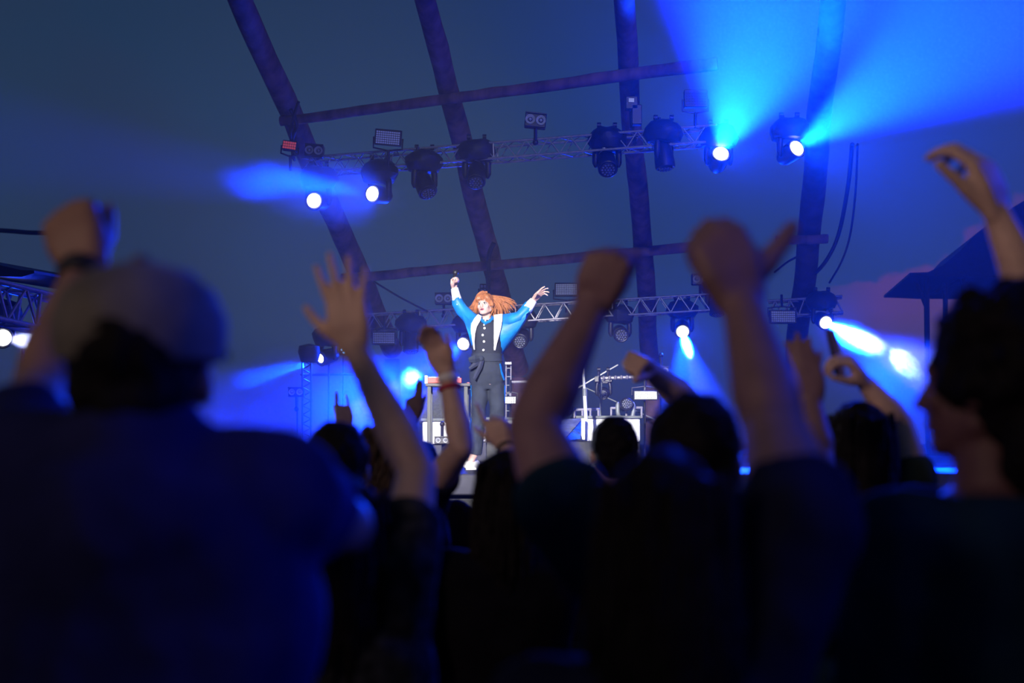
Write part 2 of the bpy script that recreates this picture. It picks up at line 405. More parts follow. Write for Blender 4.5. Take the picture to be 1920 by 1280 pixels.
lit_head(1495, 277, 13.9, (1850, 25, 11.6), 20, 210000 * BW, 'lit moving head lamp beside the rightmost rafter, throwing a blue beam to upper right', GU, col=DEEP)
lit_head(868, 645, 17.9, (640, 800, 15.0), 14, 42000 * BW, 'lit moving head lamp glowing beside the singer, under her raised microphone arm', GR, col=(.0004, .022, 1.0))
moving_head(770, 660, 17.9, (0, -0.2, -1), False, 'unlit covered moving head above the white smoke puff', group=GR)
moving_head(975, 640, 17.9, (-0.2, -0.8, -0.4), False, 'unlit moving head right of the singer under her outstretched arm', group=GR, cover=True)
moving_head(1165, 628, 17.8, (0.05, -0.9, -0.25), False, 'unlit moving head with a shiny front lens, above the small raised fist', group=GR)
lit_head(1280, 622, 17.8, (1300, 760, 15.6), 9.5, 50000 * BW, 'lit moving head lamp with a beam falling straight down, right of the small fist', GR)
moving_head(1345, 590, 17.7, (0, -0.3, -1), False, 'unlit moving head hidden behind the tall raised arm', group=GR)
lit_head(1549, 605, 17.6, (1720, 720, 15.2), 12, 34000 * BW, 'lit moving head lamp at right throwing a beam through white smoke toward lower right', GR)
lit_head(600, 672, 17.2, (450, 712, 16.3), 9, 26000 * BW, 'lit moving head lamp low at the left, its blue beam running left', GR, lens_r=0.05, post=True)
lit_head(6, 633, 13, (120, 652, 11.6), 7, 160, 'lit lamp at the left edge with a pale grey beam', GR, col=(0.35, 0.45, 1.0))
# floor lamps, silver, standing on the riser
GF = 'moving head lamps standing on the risers'
moving_head(1063, 766, 17.0, (0.0, -0.9, 0.1), False, 'silver moving head standing on the grey riser left of the white pole', 0.8, False, False, group=GF, metal='grey')
moving_head(1175, 757, 17.0, (0.05, -0.9, 0.1), False, 'silver moving head standing under the bright white flood panel', 0.8, False, False, group=GF, metal='grey')
moving_head(1131, 739, 17.6, (-0.1, -0.9, -0.2), False, 'dark moving head hanging from the silver lamp bar right of the white pole', 0.72, False, True, group=GF)
moving_head(850, 786, 17.6, (0.0, -0.9, 0.3), False, 'moving head standing on the white riser between table and singer', 0.8, False, False, group=GF, metal='grey')

def panel(px, py, d, w, h, label, cells=(10, 5), mt='cell', stem=None, yaw=0, tilt=0, group='led flood panels', red=False, body='black', roll=0, post=False):
    """a flat flood lamp: housing with a grid of cells, on a bracket"""
    c = P(px, py, d); rot = Matrix.Rotation(R(yaw), 3, 'Z') @ Matrix.Rotation(R(tilt), 3, 'X') @ Matrix.Rotation(R(roll), 3, 'Y')
    base = c - Vector((0, 0, h / 2 + (0.1 if stem == 'down' else 0)))
    e = empty('led_flood_panel', base, label, 'flood light', group)
    m = MB(); m.box(c, (w, 0.09, h), rot); m.box(c + rot @ Vector((0, 0.05, 0)), (w * 0.7, 0.08, h * 0.7), rot); m.build('housing', M[body], e, smooth=False)
    m = MB(); nx, nz_ = cells; iw, ih = w * 0.9, h * 0.8
    for i in range(nx):
        for j in range(nz_):
            m.box(c + rot @ Vector(((i + .5) / nx * iw - iw / 2, -0.05, (j + .5) / nz_ * ih - ih / 2)), (iw / nx * 0.78, 0.014, ih / nz_ * 0.74), rot)
    m.build('led_grid', M['red_cell' if red else mt], e, smooth=False)
    m = MB(); s_ = 1 if stem == 'up' else -1
    if stem:
        for sx in (-1, 1):
            m.tube([c + rot @ Vector((sx * (w / 2 + .012), 0, 0)), c + rot @ Vector((sx * (w / 2 + .012), 0.02, s_ * (h / 2 + .03))), c + rot @ Vector((0, 0.02, s_ * (h / 2 + .05)))], 0.01, 6)
        m.tube([c + Vector((0, 0.02, s_ * (h / 2 + .04))), c + Vector((0, 0.04, s_ * (h / 2 + .2)))], 0.016, 8)
        m.build('bracket', M['black'], e)
    if post:
        m = MB(); m.tube([c + Vector((0, .08, 0)), Vector((c.x, c.y + .08, STZ))], .012, 8); m.build('stand_pole', M['black'], e)
    return e
def blinder(px, py, d, w, h, label, stem='down', yaw=0, roll=0, group='two eyed blinder lamps', post=False):
    c = P(px, py, d); rot = Matrix.Rotation(R(yaw), 3, 'Z') @ Matrix.Rotation(R(roll), 3, 'Y')
    e = empty('blinder_lamp', c - Vector((0, 0, h / 2)), label, 'blinder light', group)
    m = MB(); m.box(c, (w, 0.12, h), rot); m.box(c + rot @ Vector((0, -.06, h * .46)), (w, .05, .012), rot); m.build('housing', M['black'], e, smooth=False)
    fr = frame_from(rot @ Vector((0, -1, 0)))
    for sx in (-1, 1):
        m = MB(); m.lathe(c + rot @ Vector((sx * w * .25, -.06, 0)), [(h * .33, 0), (h * .34, .014), (h * .28, .012), (h * .12, -.006), (h * .1, .02), (.004, .03)], fr, 16)
        m.build('reflector_bulb', M['cell'], e)
    m = MB(); s_ = 1 if stem == 'up' else -1
    m.tube([c + Vector((0, 0, s_ * h / 2)), c + Vector((0, 0.02, s_ * (h / 2 + .13)))], 0.018, 8); m.ell(c + Vector((0, 0.02, s_ * (h / 2 + .14))), (.03, .03, .03)); m.build('bracket', M['black'], e)
    if post:
        m = MB(); m.tube([c + Vector((0, .08, 0)), Vector((c.x, c.y + .08, STZ))], .012, 8); m.build('stand_pole', M['black'], e)
    return e
panel(728, 258, 14.3, 0.27, 0.165, 'flood panel with a blue grid standing on the upper truss near its left end', (11, 6), 'dim_cell', 'down', 0, 12, roll=5)
blinder(1004, 227, 14.15, 0.215, 0.145, 'two eyed blinder standing on the upper truss between the second and third rafters', roll=6)
panel(1304, 186, 13.9, 0.23, 0.17, 'dark flood panel standing above the upper truss at the edge of the wide blue beam', (8, 5), 'glass', 'down')
blinder(590, 284, 14.6, 0.19, 0.13, 'two eyed blinder in front of the leftmost rafter', roll=4)
panel(544, 274, 14.4, 0.15, 0.10, 'small lamp with a red face left of the leftmost rafter', (6, 3), stem='down', red=True, roll=8)
blinder(832, 560, 18, 0.22, 0.15, 'two eyed blinder standing on the rear truss left of the singer')
panel(912, 541, 18.1, 0.17, 0.12, 'small lamp on the rear truss behind the singer, at the foot of her rafter', (4, 2), stem='down')
panel(1062, 543, 17.9, 0.30, 0.17, 'pale gridded flood panel on the rear truss by the big raised fist', (12, 6), 'cell', 'down')
blinder(1313, 524, 17.8, 0.22, 0.14, 'two eyed blinder on the rear truss left of the tall raised arm')
panel(1467, 594, 17.8, 0.33, 0.17, 'gridded flood panel hung under the short truss end', (12, 5), 'cell', 'up')
panel(720, 634, 17.9, 0.30, 0.17, 'dim flood panel hung under the rear truss beside the raised open hand', (12, 5), 'cell', 'up')
panel(1210, 741, 17.3, 0.30, 0.12, 'bright white flood panel hanging near the stage floor, right of the white pole', (12, 5), 'on_cell', 'up', post=True)
panel(957, 750, 17.4, 0.15, 0.10, 'small bright white flood panel low behind the singer', (5, 4), 'on_cell', 'up', post=True)
blinder(556, 735, 16.5, 0.18, 0.11, 'two eyed blinder low at the left beside the blue beam', post=True)
blinder(829, 825, 16.2, 0.17, 0.085, 'floor blinder standing before the white riser at left', 'up', post=True)
blinder(913, 822, 16.2, 0.15, 0.09, 'floor blinder standing behind the legs of the singer', 'up', post=True)
blinder(1240, 695, 17.6, 0.17, 0.11, 'dim blinder behind the beam that falls straight down', 'up', post=True)
# control box strapped to rafter 3
c = P(1184, 194, 14.0); e = empty('control_box', c - Vector((0, 0, .05)), 'black control box strapped to the upright rafter', 'box')
m = MB(); m.box(c, (.12, .1, .13)); m.box(c + Vector((.05, 0, -.12)), (.1, .1, .2)); m.build('housing', M['black'], e, smooth=False)
m = MB(); m.box(c + Vector((-.005, -.055, .02)), (.055, .01, .04)); m.build('label_plate', M['cell'], e, smooth=False)
# tiny twin lights
c = P(643, 658, 17.6); e = empty('twin_spot_lamp', c - Vector((0, 0, .05)), 'tiny lamp with two glowing blue dots beside the raised forearm', 'lamp')
m = MB(); m.box(c + Vector((0, .04, 0)), (.09, .05, .1)); m.build('housing', M['black'], e, smooth=False)
m = MB(); m.tube([c + Vector((0, .05, 0)), Vector((c.x, c.y + .05, STZ))], .012, 8); m.build('stand_pole', M['black'], e)
mb_ = mat('blue_dot', (.2, .4, 1), emit=(.15, .45, 1.0), estr=6)
for dx, dz in ((-.012, .02), (.012, -.014)):
    m = MB(); m.ell(c + Vector((dx, 0.005, dz)), (.014, .012, .014)); m.build('bulb', mb_, e)

# ------------------------------------------------------------------ structures and gear on the stage
def stand_bar(name, pts, r, mt, lb, cat, group=None):
    m = MB(); m.tube([Vector(p) for p in pts], r, 10, True); o = m.build(name, M[mt], base=min((Vector(p) for p in pts), key=lambda q: q.z)); tag(o, lb, cat, group); return o
# white vertical pole
e = empty('lighting_stand', P(1099, 800, 16.2), 'tall white telescopic pole standing right of the singer', 'stand')
m = MB(); m.tube([P(1101, 829, 16.2), P(1096, 735, 16.2)], .021, 10); m.build('lower_tube', M['white'], e)
m = MB(); m.tube([P(1096, 735, 16.2), P(1091, 660, 16.2)], .015, 10); m.build('upper_tube', M['white'], e)
m = MB(); m.tube([P(1091, 660, 16.2), P(1089.5, 640, 16.2)], [.022, .012], 10); m.build('tip', M['grey'], e)
m = MB(); m.tube([P(1096.5, 742, 16.2), P(1096, 728, 16.2)], .028, 10); m.build('clamp', M['grey'], e)
# crossed braces behind
wood = M['log']
stand_bar('cross_brace', [P(853, 860, 19.4), P(1040, 752, 19.4), P(1158, 684, 19.4)], .009, 'white', 'crossed thin brace rising to the right behind the white pole', 'brace', 'crossed braces behind the white pole')
stand_bar('cross_brace', [P(1062, 710, 19.5), P(1166, 758, 19.5), P(1386, 859, 19.5)], .009, 'grey', 'crossed thin brace falling to the right behind the white pole', 'brace', 'crossed braces behind the white pole')
# silver bar with hanging lamps
e = empty('lamp_bar', P(1165, 710, 17.6), 'silver scaffold bar with hooks, above the hanging dark moving head', 'bar')
m = MB(); m.tube([P(1127, 709, 17.6), P(1206, 706, 17.6)], .02, 10, True); m.build('tube', M['alu'], e)
m = MB(); m.tube([P(1127, 709, 17.6), P(1126, 812, 17.6)], .014, 8); m.build('upright', M['grey'], e)
m = MB(); m.tube([P(1209, 706, 17.6), P(1209, 812, 17.6)], .010, 8); m.build('upright', M['grey'], e)
for i in range(7):
    m = MB(); q = P(1132 + i * 11, 708.5 - i * .4, 17.57); m.ell(q, (.02, .028, .028), None, 8, 6); m.build('hook', M['alu'], e)
# railings
def railing(x0, x1, y, yb, d, lb, n=4):
    e = empty('guard_rail', P((x0 + x1) / 2, yb, d), lb, 'railing', 'low silver guard rails')
    m = MB(); m.tube([P(x0, y, d), P(x1, y - 1, d)], .016, 8, True); m.build('top_rail', M['alu'], e)
    for i in range(n):
        x = x0 + (x1 - x0) * i / (n - 1); m = MB(); m.tube([P(x, y, d), P(x, yb, d)], .013, 8); m.build('baluster', M['alu'], e)
railing(1077, 1122, 768, 783, 16.9, 'low silver guard rail just behind the white pole')
railing(1146, 1203, 765, 783, 17.2, 'low silver guard rail beneath the bright flood panel', 5)
railing(957, 1012, 716, 768, 17.8, 'silver rail frame right behind the singer', 2)
railing(40, 108, 707, 770, 13.5, 'thin metal rail far left beneath the pale lamp', 3)
stand_bar('scaffold_pole', [P(40, 790, 13), P(41, 715, 13), P(42, 655, 13)], .018, 'grey', 'thin scaffold pole under the lamp at the left edge', 'pole')
# lamp ladders beside the singer
e = empty('lamp_ladder', P(955, 860, 17.8), 'upright silver lamp ladder rising just right of the singer', 'ladder')
for x in (949, 958):
    m = MB(); m.tube([P(x, 862, 17.8), P(x, 678, 17.8)], .009, 8); m.build('rail', M['alu'], e)
for k in range(11): m = MB(); m.tube([P(949, 690 + 16 * k, 17.8), P(958, 690 + 16 * k, 17.8)], .006, 6); m.build('rung', M['grey'], e)
m = MB(); m.box(P(953, 681, 17.75), (.08, .05, .03)); m.build('top_plate', M['alu'], e)
# dark lattice tower at the left
e = empty('lattice_tower', P(575, 870, 17.0), 'dark lattice tower at left between blue beams', 'tower')
for x in (567, 583):
    for dd in (0, .12):
        m = MB(); m.tube([P(x, 872, 17.0 + dd), P(x, 655, 17.0 + dd)], .013, 8); m.build('upright', M['black'], e)
m = MB()
for k in range(12):
    y = 862 - k * 17; m.tube([P(567, y, 17.0), P(583, y - 9, 17.0)], .008, 6); m.tube([P(583, y - 9, 17.0), P(567, y - 17, 17.0)], .008, 6)
m.build('lattice_brace', M['black'], e)
m = MB(); m.lathe(P(580, 660, 17.0), [(.02, -.13), (.1, -.12), (.13, 0), (.12, .07), (.02, .1)]); o = m.build('capped_lamp', M['cover'], e, wob=.01); o['label'] = 'black covered lamp on top'
stand_bar('scaffold_tube', [P(566, 702, 17.15), P(700, 702, 17.9), Vector((P(700, 702, 17.9).x, 17.9, STZ))], .02, 'black', 'dark horizontal scaffold tube behind the open hand', 'tube')

def boxy(name, x0, y0, x1, y1, d, depth, mt, lb, cat, group=None, parent=None, smooth=False):
    a, b = P(x0, y1, d), P(x1, y0, d); c = (a + b) / 2 + Vector((0, depth / 2, 0))
    m = MB(); m.box(c, (abs(b.x - a.x), depth, abs(b.z - a.z)))
    if parent: return m.build(name, M[mt], parent, smooth=False)
    o = m.build(name, M[mt], base=(c.x, c.y, min(a.z, b.z)), smooth=False); tag(o, lb, cat, group); return o
# white riser cases in a row behind singer, on dark risers down to the deck
def riser(x0, x1, ytop, ybot, d, lb):
    a, b = P(x0, ybot, d), P(x1, ytop, d)
    e = empty('stage_riser', ((a.x + b.x) / 2, d, STZ), lb, 'riser', 'risers at the back of the stage')
    m = MB(); m.box(((a.x + b.x) / 2, d + .8, (a.z + b.z) / 2), (b.x - a.x, 1.6, b.z - a.z)); m.build('white_front', M['white'], e, smooth=False)
    m = MB(); m.box(((a.x + b.x) / 2, d + .82, (STZ + a.z) / 2), (b.x - a.x, 1.5, a.z - STZ)); m.build('skirt', M['deck'], e, smooth=False)
    m = MB(); m.box(((a.x + b.x) / 2, d + .8, b.z + .015), (b.x - a.x + .03, 1.66, .03)); m.build('deck_top', M['felt'], e, smooth=False)
    return e
riser(792, 866, 789, 832, 16.6, 'white fronted riser left of the singer, below the keyboard table')
riser(868, 975, 787, 824, 16.8, 'white fronted riser right behind the legs of the singer')
riser(1082, 1200, 784, 828, 16.9, 'white fronted riser behind the white pole')
# sloping grey wedge riser with blue side
a0, a1 = P(1010, 828, 15.3), P(1052, 828, 15.3)
e = empty('ramp', (a1.x, 15.3, STZ), 'grey carpeted ramp with blue printed cloth side, left of the white pole', 'ramp')
top0, top1 = P(1040, 786, 16.7), P(1092, 784, 16.7)
b0 = P(1010, 826, 15.2); b1 = P(1056, 826, 15.2)
zb = STZ
m = MB(); th = .05
m.add([b0, b1, top1, top0, b0 - Vector((0, 0, th)), b1 - Vector((0, 0, th)), top1 - Vector((0, 0, th)), top0 - Vector((0, 0, th))], [(0, 1, 2, 3), (7, 6, 5, 4), (0, 4, 5, 1), (1, 5, 6, 2), (2, 6, 7, 3), (3, 7, 4, 0)])
m.build('ramp_carpet', M['felt'], e, smooth=False)
s1 = P(1090, 826, 15.9); s2 = P(1091, 788, 16.7)
m = MB(); w_ = Vector((0.0, .03, 0))
tri = [b1 + Vector((.01, 0, 0)), P(1088, 822, 15.75), P(1091, 789, 16.6), P(1086, 792, 16.6)]
m.add(tri + [t + w_ for t in tri], [(0, 1, 2, 3), (7, 6, 5, 4), (0, 4, 5, 1), (1, 5, 6, 2), (2, 6, 7, 3), (3, 7, 4, 0)]); o = m.build('blue_cloth', M['bluev'], e, smooth=False)
boxy('panel_edge', 1090, 784, 1097, 824, 16.0, .06, 'white', '', '', parent=e)
m = MB(); m.box((P(1050, 850, 16).x, 16.2, (STZ + P(0, 828, 15.4).z) / 2), (1.0, 1.5, P(0, 828, 15.4).z - STZ)); m.build('ramp_base', M['deck'], e, smooth=False)
# amplifier box
boxy('speaker_case', 781, 727, 842, 793, 16.9, .45, 'amp', 'speckled black speaker case behind the keyboard table', 'speaker')
# keyboard table
d = 14.8
e = empty('keyboard_table', (P(840, 0, d).x, d, STZ), 'slim black keyboard table left of the singer', 'table')
za = P(0, 722, d).z
m = MB(); m.box((P(843, 0, d).x, d, za), (.46, .38, .03)); m.build('table_top', M['black'], e, smooth=False)
for x in (809, 876):
    for dy in (-.15, .15):
        m = MB(); m.box((P(x, 0, d).x, d + dy, (za + STZ) / 2 - .01), (.04, .04, za - STZ)); m.build('leg', M['slate'], e, smooth=False)
k = empty('keyboard', (P(830, 0, d).x, d, za + .015), 'red faced keyboard with white end lying on the table', 'keyboard')
kx = P(836, 0, d).x
m = MB(); m.box((kx, d, za + .045), (.36, .28, .055)); m.build('body', mat('red_plastic', (.5, .03, .015), .4, noise_amt=.1), k, smooth=False)
m = MB(); m.box((kx - .185, d, za + .055), (.03, .29, .085)); m.build('end_cheek', M['white'], k, smooth=False)
m = MB()
for i in range(14): m.box((kx - .15 + i * .023, d - .07, za + .078), (.019, .12, .014))
m.build('white_key', M['white'], k, smooth=False)
c = P(884, 727, 14.8); k = empty('sampler', c - Vector((0, 0, .06)), 'small electronic sampler with red and white pads, beside the hip of the singer', 'sampler')
m = MB(); m.box(c, (.15, .16, .05), Matrix.Rotation(R(25), 3, 'Y')); m.build('body', M['black'], k, smooth=False)
for i in range(4):
    for j in range(2):
        m = MB(); m.box(c + Matrix.Rotation(R(25), 3, 'Y') @ Vector((-.05 + i * .033, -.04 + j * .06, .032)), (.024, .03, .012)); m.build('pad', M['white'] if (i + j) % 2 else M['red_cell'], k, smooth=False)
m = MB(); m.tube([c + Vector((0, 0, -.02)), Vector((c.x, c.y, STZ))], .016, 8); m.build('stand_pole', M['grey'], k)
# wedge monitors at the front of the stage
for x, lb in ((958, 'dark wedge monitor on the stage edge at the feet of the singer'), (1110, 'dark wedge monitor on the stage edge below the white pole')):
    c = P(x, 870, 13.1); e = empty('wedge_monitor', (c.x, 13.1, STZ), lb, 'monitor speaker', 'wedge monitors on the stage edge')
    m = MB(); w = .22
    pr = [(-.2, 0), (.22, 0), (.22, .10), (.05, .27), (-.1, .27)]
    m.loft([[Vector((c.x + sx * w, 13.1 + y, STZ + z)) for y, z in pr] for sx in (-1, 1)]); m.build('cabinet', M['cover'], e, smooth=False)
    m = MB(); m.box((c.x, 13.1 + .14, STZ + .195), (w * 1.8, .23, .012), Matrix.Rotation(R(-45), 3, 'X')); m.build('grille', M['black'], e, smooth=False)

# ------------------------------------------------------------------ tents beyond
def canopy(top, bot, d, depth, lb, poles):
    e = empty('canopy_tent', (P(top[0][0], 0, d).x + 2, d, 0), lb, 'tent', 'dark canopies beyond the stage')
    ring = [P(x, y, d) for x, y in top] + [P(x, y, d) for x, y in reversed(bot)]
    m = MB(); m.loft([ring, [p + Vector((.6, depth, 0)) for p in ring]]); m.build('canopy', M['cover'], e)
    for (x0, y0, x1, y1, r) in poles:
        m = MB(); m.tube([P(x0, y0, d + .3), P(x1, y1, d + .3)], r, 8); m.build('strut', M['black'], e)
    return e
canopy([(1706, 511), (1740, 510), (1768, 497), (1800, 470), (1830, 438), (1860, 415), (1900, 388), (1960, 352)],
       [(1706, 516), (1740, 517), (1780, 519), (1830, 519), (1860, 520), (1900, 521), (1930, 521), (1960, 522)], 24, 4,
       'dark peaked canopy beyond the stage at right, against pink cloud',
       [(1714, 517, 1740, 585, .035), (1737, 518, 1741, 860, .05), (1772, 530, 1777, 860, .045), (1742, 555, 1798, 525, .03), (1800, 519, 1812, 560, .03), (1808, 480, 1812, 860, .06), (1812, 500, 1870, 470, .02)])
canopy([(-120, 470), (-60, 488), (0, 497), (40, 506), (64, 507)], [(-120, 505), (-60, 512), (0, 518), (40, 519), (64, 512)], 12.4, 2, 'dark canopy edge above the truss at the left edge', [(-30, 515, -30, 820, .05)])

# ------------------------------------------------------------------ people
SK = {'shaded': mat('shaded_skin', (.13, .06, .06), .6, noise_amt=.1),  # first skin is darkened in its colour to stand for shade on the face
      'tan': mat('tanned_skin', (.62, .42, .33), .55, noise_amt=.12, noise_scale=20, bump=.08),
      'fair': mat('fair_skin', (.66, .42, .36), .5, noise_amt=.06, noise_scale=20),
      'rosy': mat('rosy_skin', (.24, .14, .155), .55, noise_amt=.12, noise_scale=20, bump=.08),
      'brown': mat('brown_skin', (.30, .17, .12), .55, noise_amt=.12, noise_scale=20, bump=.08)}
def cloth(name, col, **k): return mat(name, col, .9, noise_amt=k.get('na', .25), noise_scale=k.get('ns', 12), bump=.3, spec=.06)
CL = {'navy': cloth('navy_jersey', (.010, .012, .035)), 'black': cloth('black_jersey', (.006, .006, .010)), 'teal': cloth('dark_teal_jersey', (.008, .026, .045)),
      'green': cloth('dark_green_jersey', (.03, .045, .03)), 'blue': cloth('blue_grey_hoodie', (.018, .02, .085)), 'denim': cloth('dark_denim', (.012, .016, .03))}
HA = {'dark': mat('dark_hair', (.006, .005, .006), .7, noise_amt=.5, noise_scale=40, bump=.6, spec=.12), 'brown': mat('brown_hair', (.05, .028, .017), .5, noise_amt=.6, noise_scale=40, bump=.6, spec=.3),
      'ginger': mat('copper_hair', (.36, .135, .058), .45, noise_amt=.35, noise_scale=45, spec=.4)}

def hand(m, W, u, n, ts, sc=1.0, curl=(0, 0, 0, 0), spread=0.0, th=(0.9, 0.2, 0.1), fat=1.0):
    """W wrist, u toward the knuckles, n out of the palm, ts side of the thumb; curl 0 straight .. 1 fist"""
    u = Vector(u).normalized(); n = Vector(n); n = (n - u * n.dot(u)).normalized(); l = u.cross(n) * ts
    offs = (.031, .0105, -.0105, -.030); pl = (.090, .094, .090, .082)
    segs = ((.043, .027, .021), (.048, .030, .023), (.044, .028, .022), (.034, .021, .019))
    for i in range(4):
        K = W + (u * pl[i] + l * offs[i]) * sc
        m.tube([W + (l * offs[i] * .55) * sc, W + (u * pl[i] * .55 + l * offs[i] * .9 - n * .002) * sc, K], [.017 * sc * fat, .0175 * sc * fat, .0125 * sc * fat], 10, True)
        a = spread * offs[i] / .03; d = u * math.cos(a) + l * math.sin(a); p = K; ang = 0.05
        r = (.0108, .0104, .0102, .0092)[i] * sc * fat; c = curl[i]
        for k, (ln, da) in enumerate(zip(segs[i], (1.35, 1.65, 1.0))):
            ang += da * c; q = p + (d * math.cos(ang) + n * math.sin(ang)) * ln * sc
            m.cap(p, r, q, r * .92); p = q; r *= .92
    m.ell(W + (u * .05 + l * .004) * sc, (.03 * sc * fat, .017 * sc * fat, .045 * sc), Matrix((l, n, u)).transposed())
    out, fw, bend = th
    p = W + (u * .022 + l * .024 + n * .006) * sc; d = (u * math.cos(out) + l * math.sin(out) + n * fw).normalized()
    for k, (ln, r) in enumerate(((.044, .0165), (.034, .0125), (.028, .0108))):
        q = p + d * ln * sc; m.cap(p, r * sc * fat, q, r * .86 * sc * fat); p = q
        d = (d * (1 - abs(bend) * .5) + (u * bend if bend > 0 else -l * -bend * 1.0) * .9 + n * (.5 * abs(bend))).normalized()

def ringset(c, fwd, rows, n=22, inflate=0.0, e=2.4):
    """rows (z, half width, half depth, forward shift) -> elliptical rings round the body"""
    f = Vector(fwd).normalized(); r = Vector((f.y, -f.x, 0)); out = []
    for z, hw, hd, fs in rows:
        ring = []
        for j in range(n):
            a = 2 * math.pi * j / n; ca, sa = math.cos(a), math.sin(a)
            ex = 2 / e
            x = math.copysign(abs(ca) ** ex, ca) * (hw + inflate); y = math.copysign(abs(sa) ** ex, sa) * (hd + inflate)
            ring.append(Vector((c.x, c.y, 0)) + r * x + f * (y + fs) + Vector((0, 0, z)))
        out.append(ring)
    return out

def head_prims(m, c, fwd, s=1.0, face=True, tilt=None):
    """c: centre of the skull"""
    f = Vector(fwd).normalized(); up = Vector((0, 0, 1)) if tilt is None else Vector(tilt).normalized()
    r = f.cross(up).normalized(); f = up.cross(r).normalized(); Q = Matrix((r, f, up)).transposed()
    L = lambda x, y, z: c + Q @ Vector((x * s, y * s, z * s))
    m.ell(L(0, -.01, .02), (.076 * s, .096 * s, .098 * s), Q)
    m.ell(L(0, .030, -.045), (.060 * s, .066 * s, .072 * s), Q)
    m.ell(L(0, .066, -.088), (.028 * s, .026 * s, .024 * s), Q)          # chin
    m.cap(L(-.05, .0, -.06), .022 * s, L(-.02, .06, -.088), .02 * s); m.cap(L(.05, .0, -.06), .022 * s, L(.02, .06, -.088), .02 * s)
    m.cap(L(-.028, .078, .022), .014 * s, L(.028, .078, .022), .014 * s)  # brow
    m.cap(L(0, .086, .008), .009 * s, L(0, .108, -.030), .012 * s); m.ell(L(.010, .098, -.033), (.008 * s,) * 3, Q, 8, 6); m.ell(L(-.010, .098, -.033), (.008 * s,) * 3, Q, 8, 6)
    m.ell(L(.042, .062, -.025), (.022 * s, .018 * s, .022 * s), Q); m.ell(L(-.042, .062, -.025), (.022 * s, .018 * s, .022 * s), Q)
    m.cap(L(-.018, .088, -.062), .0075 * s, L(.018, .088, -.062), .0075 * s)
    for sx in (-1, 1):
        m.ell(L(sx * .080, -.004, -.012), (.009 * s, .018 * s, .031 * s), Q @ Matrix.Rotation(sx * .3, 3, 'Z'))
    return Q, L

def hair_cap(m, c, Q, s, kind):
    L = lambda x, y, z: c + Q @ Vector((x * s, y * s, z * s))
    m.ell(L(0, -.018, .034), (.087 * s, .102 * s, .098 * s), Q)
    if kind == 'short':
        m.ell(L(0, -.05, -.02), (.075 * s, .06 * s, .07 * s), Q)
    if kind in ('long', 'wavy'):
        m.ell(L(0, -.045, -.04), (.092 * s, .075 * s, .11 * s), Q); m.ell(L(0, -.055, -.15), (.10 * s, .06 * s, .12 * s), Q)
        m.ell(L(0, -.06, -.25), (.085 * s, .045 * s, .1 * s), Q)
        for sx in (-1, 1): m.ell(L(sx * .075, .0, -.09), (.03 * s, .05 * s, .12 * s), Q)
    if kind == 'curly':
        m.ell(L(0, -.03, .03), (.105 * s, .115 * s, .11 * s), Q); m.ell(L(0, -.06, -.045), (.09 * s, .065 * s, .075 * s), Q); m.ell(L(0, -.075, -.10), (.088 * s, .06 * s, .08 * s), Q)
        rnd = random.Random(3)
        for i in range(150):
            v = Vector((rnd.gauss(0, 1), rnd.gauss(-.35, 1), rnd.gauss(.25, 1))).normalized()
            if v.y > .45 and v.z < .55: continue
            if v.z < -.62: continue
            m.ell(L(v.x * .105, -.03 + v.y * .112, .03 + v.z * .11), (rnd.uniform(.014, .026) * s,) * 3, Q, 8, 6)

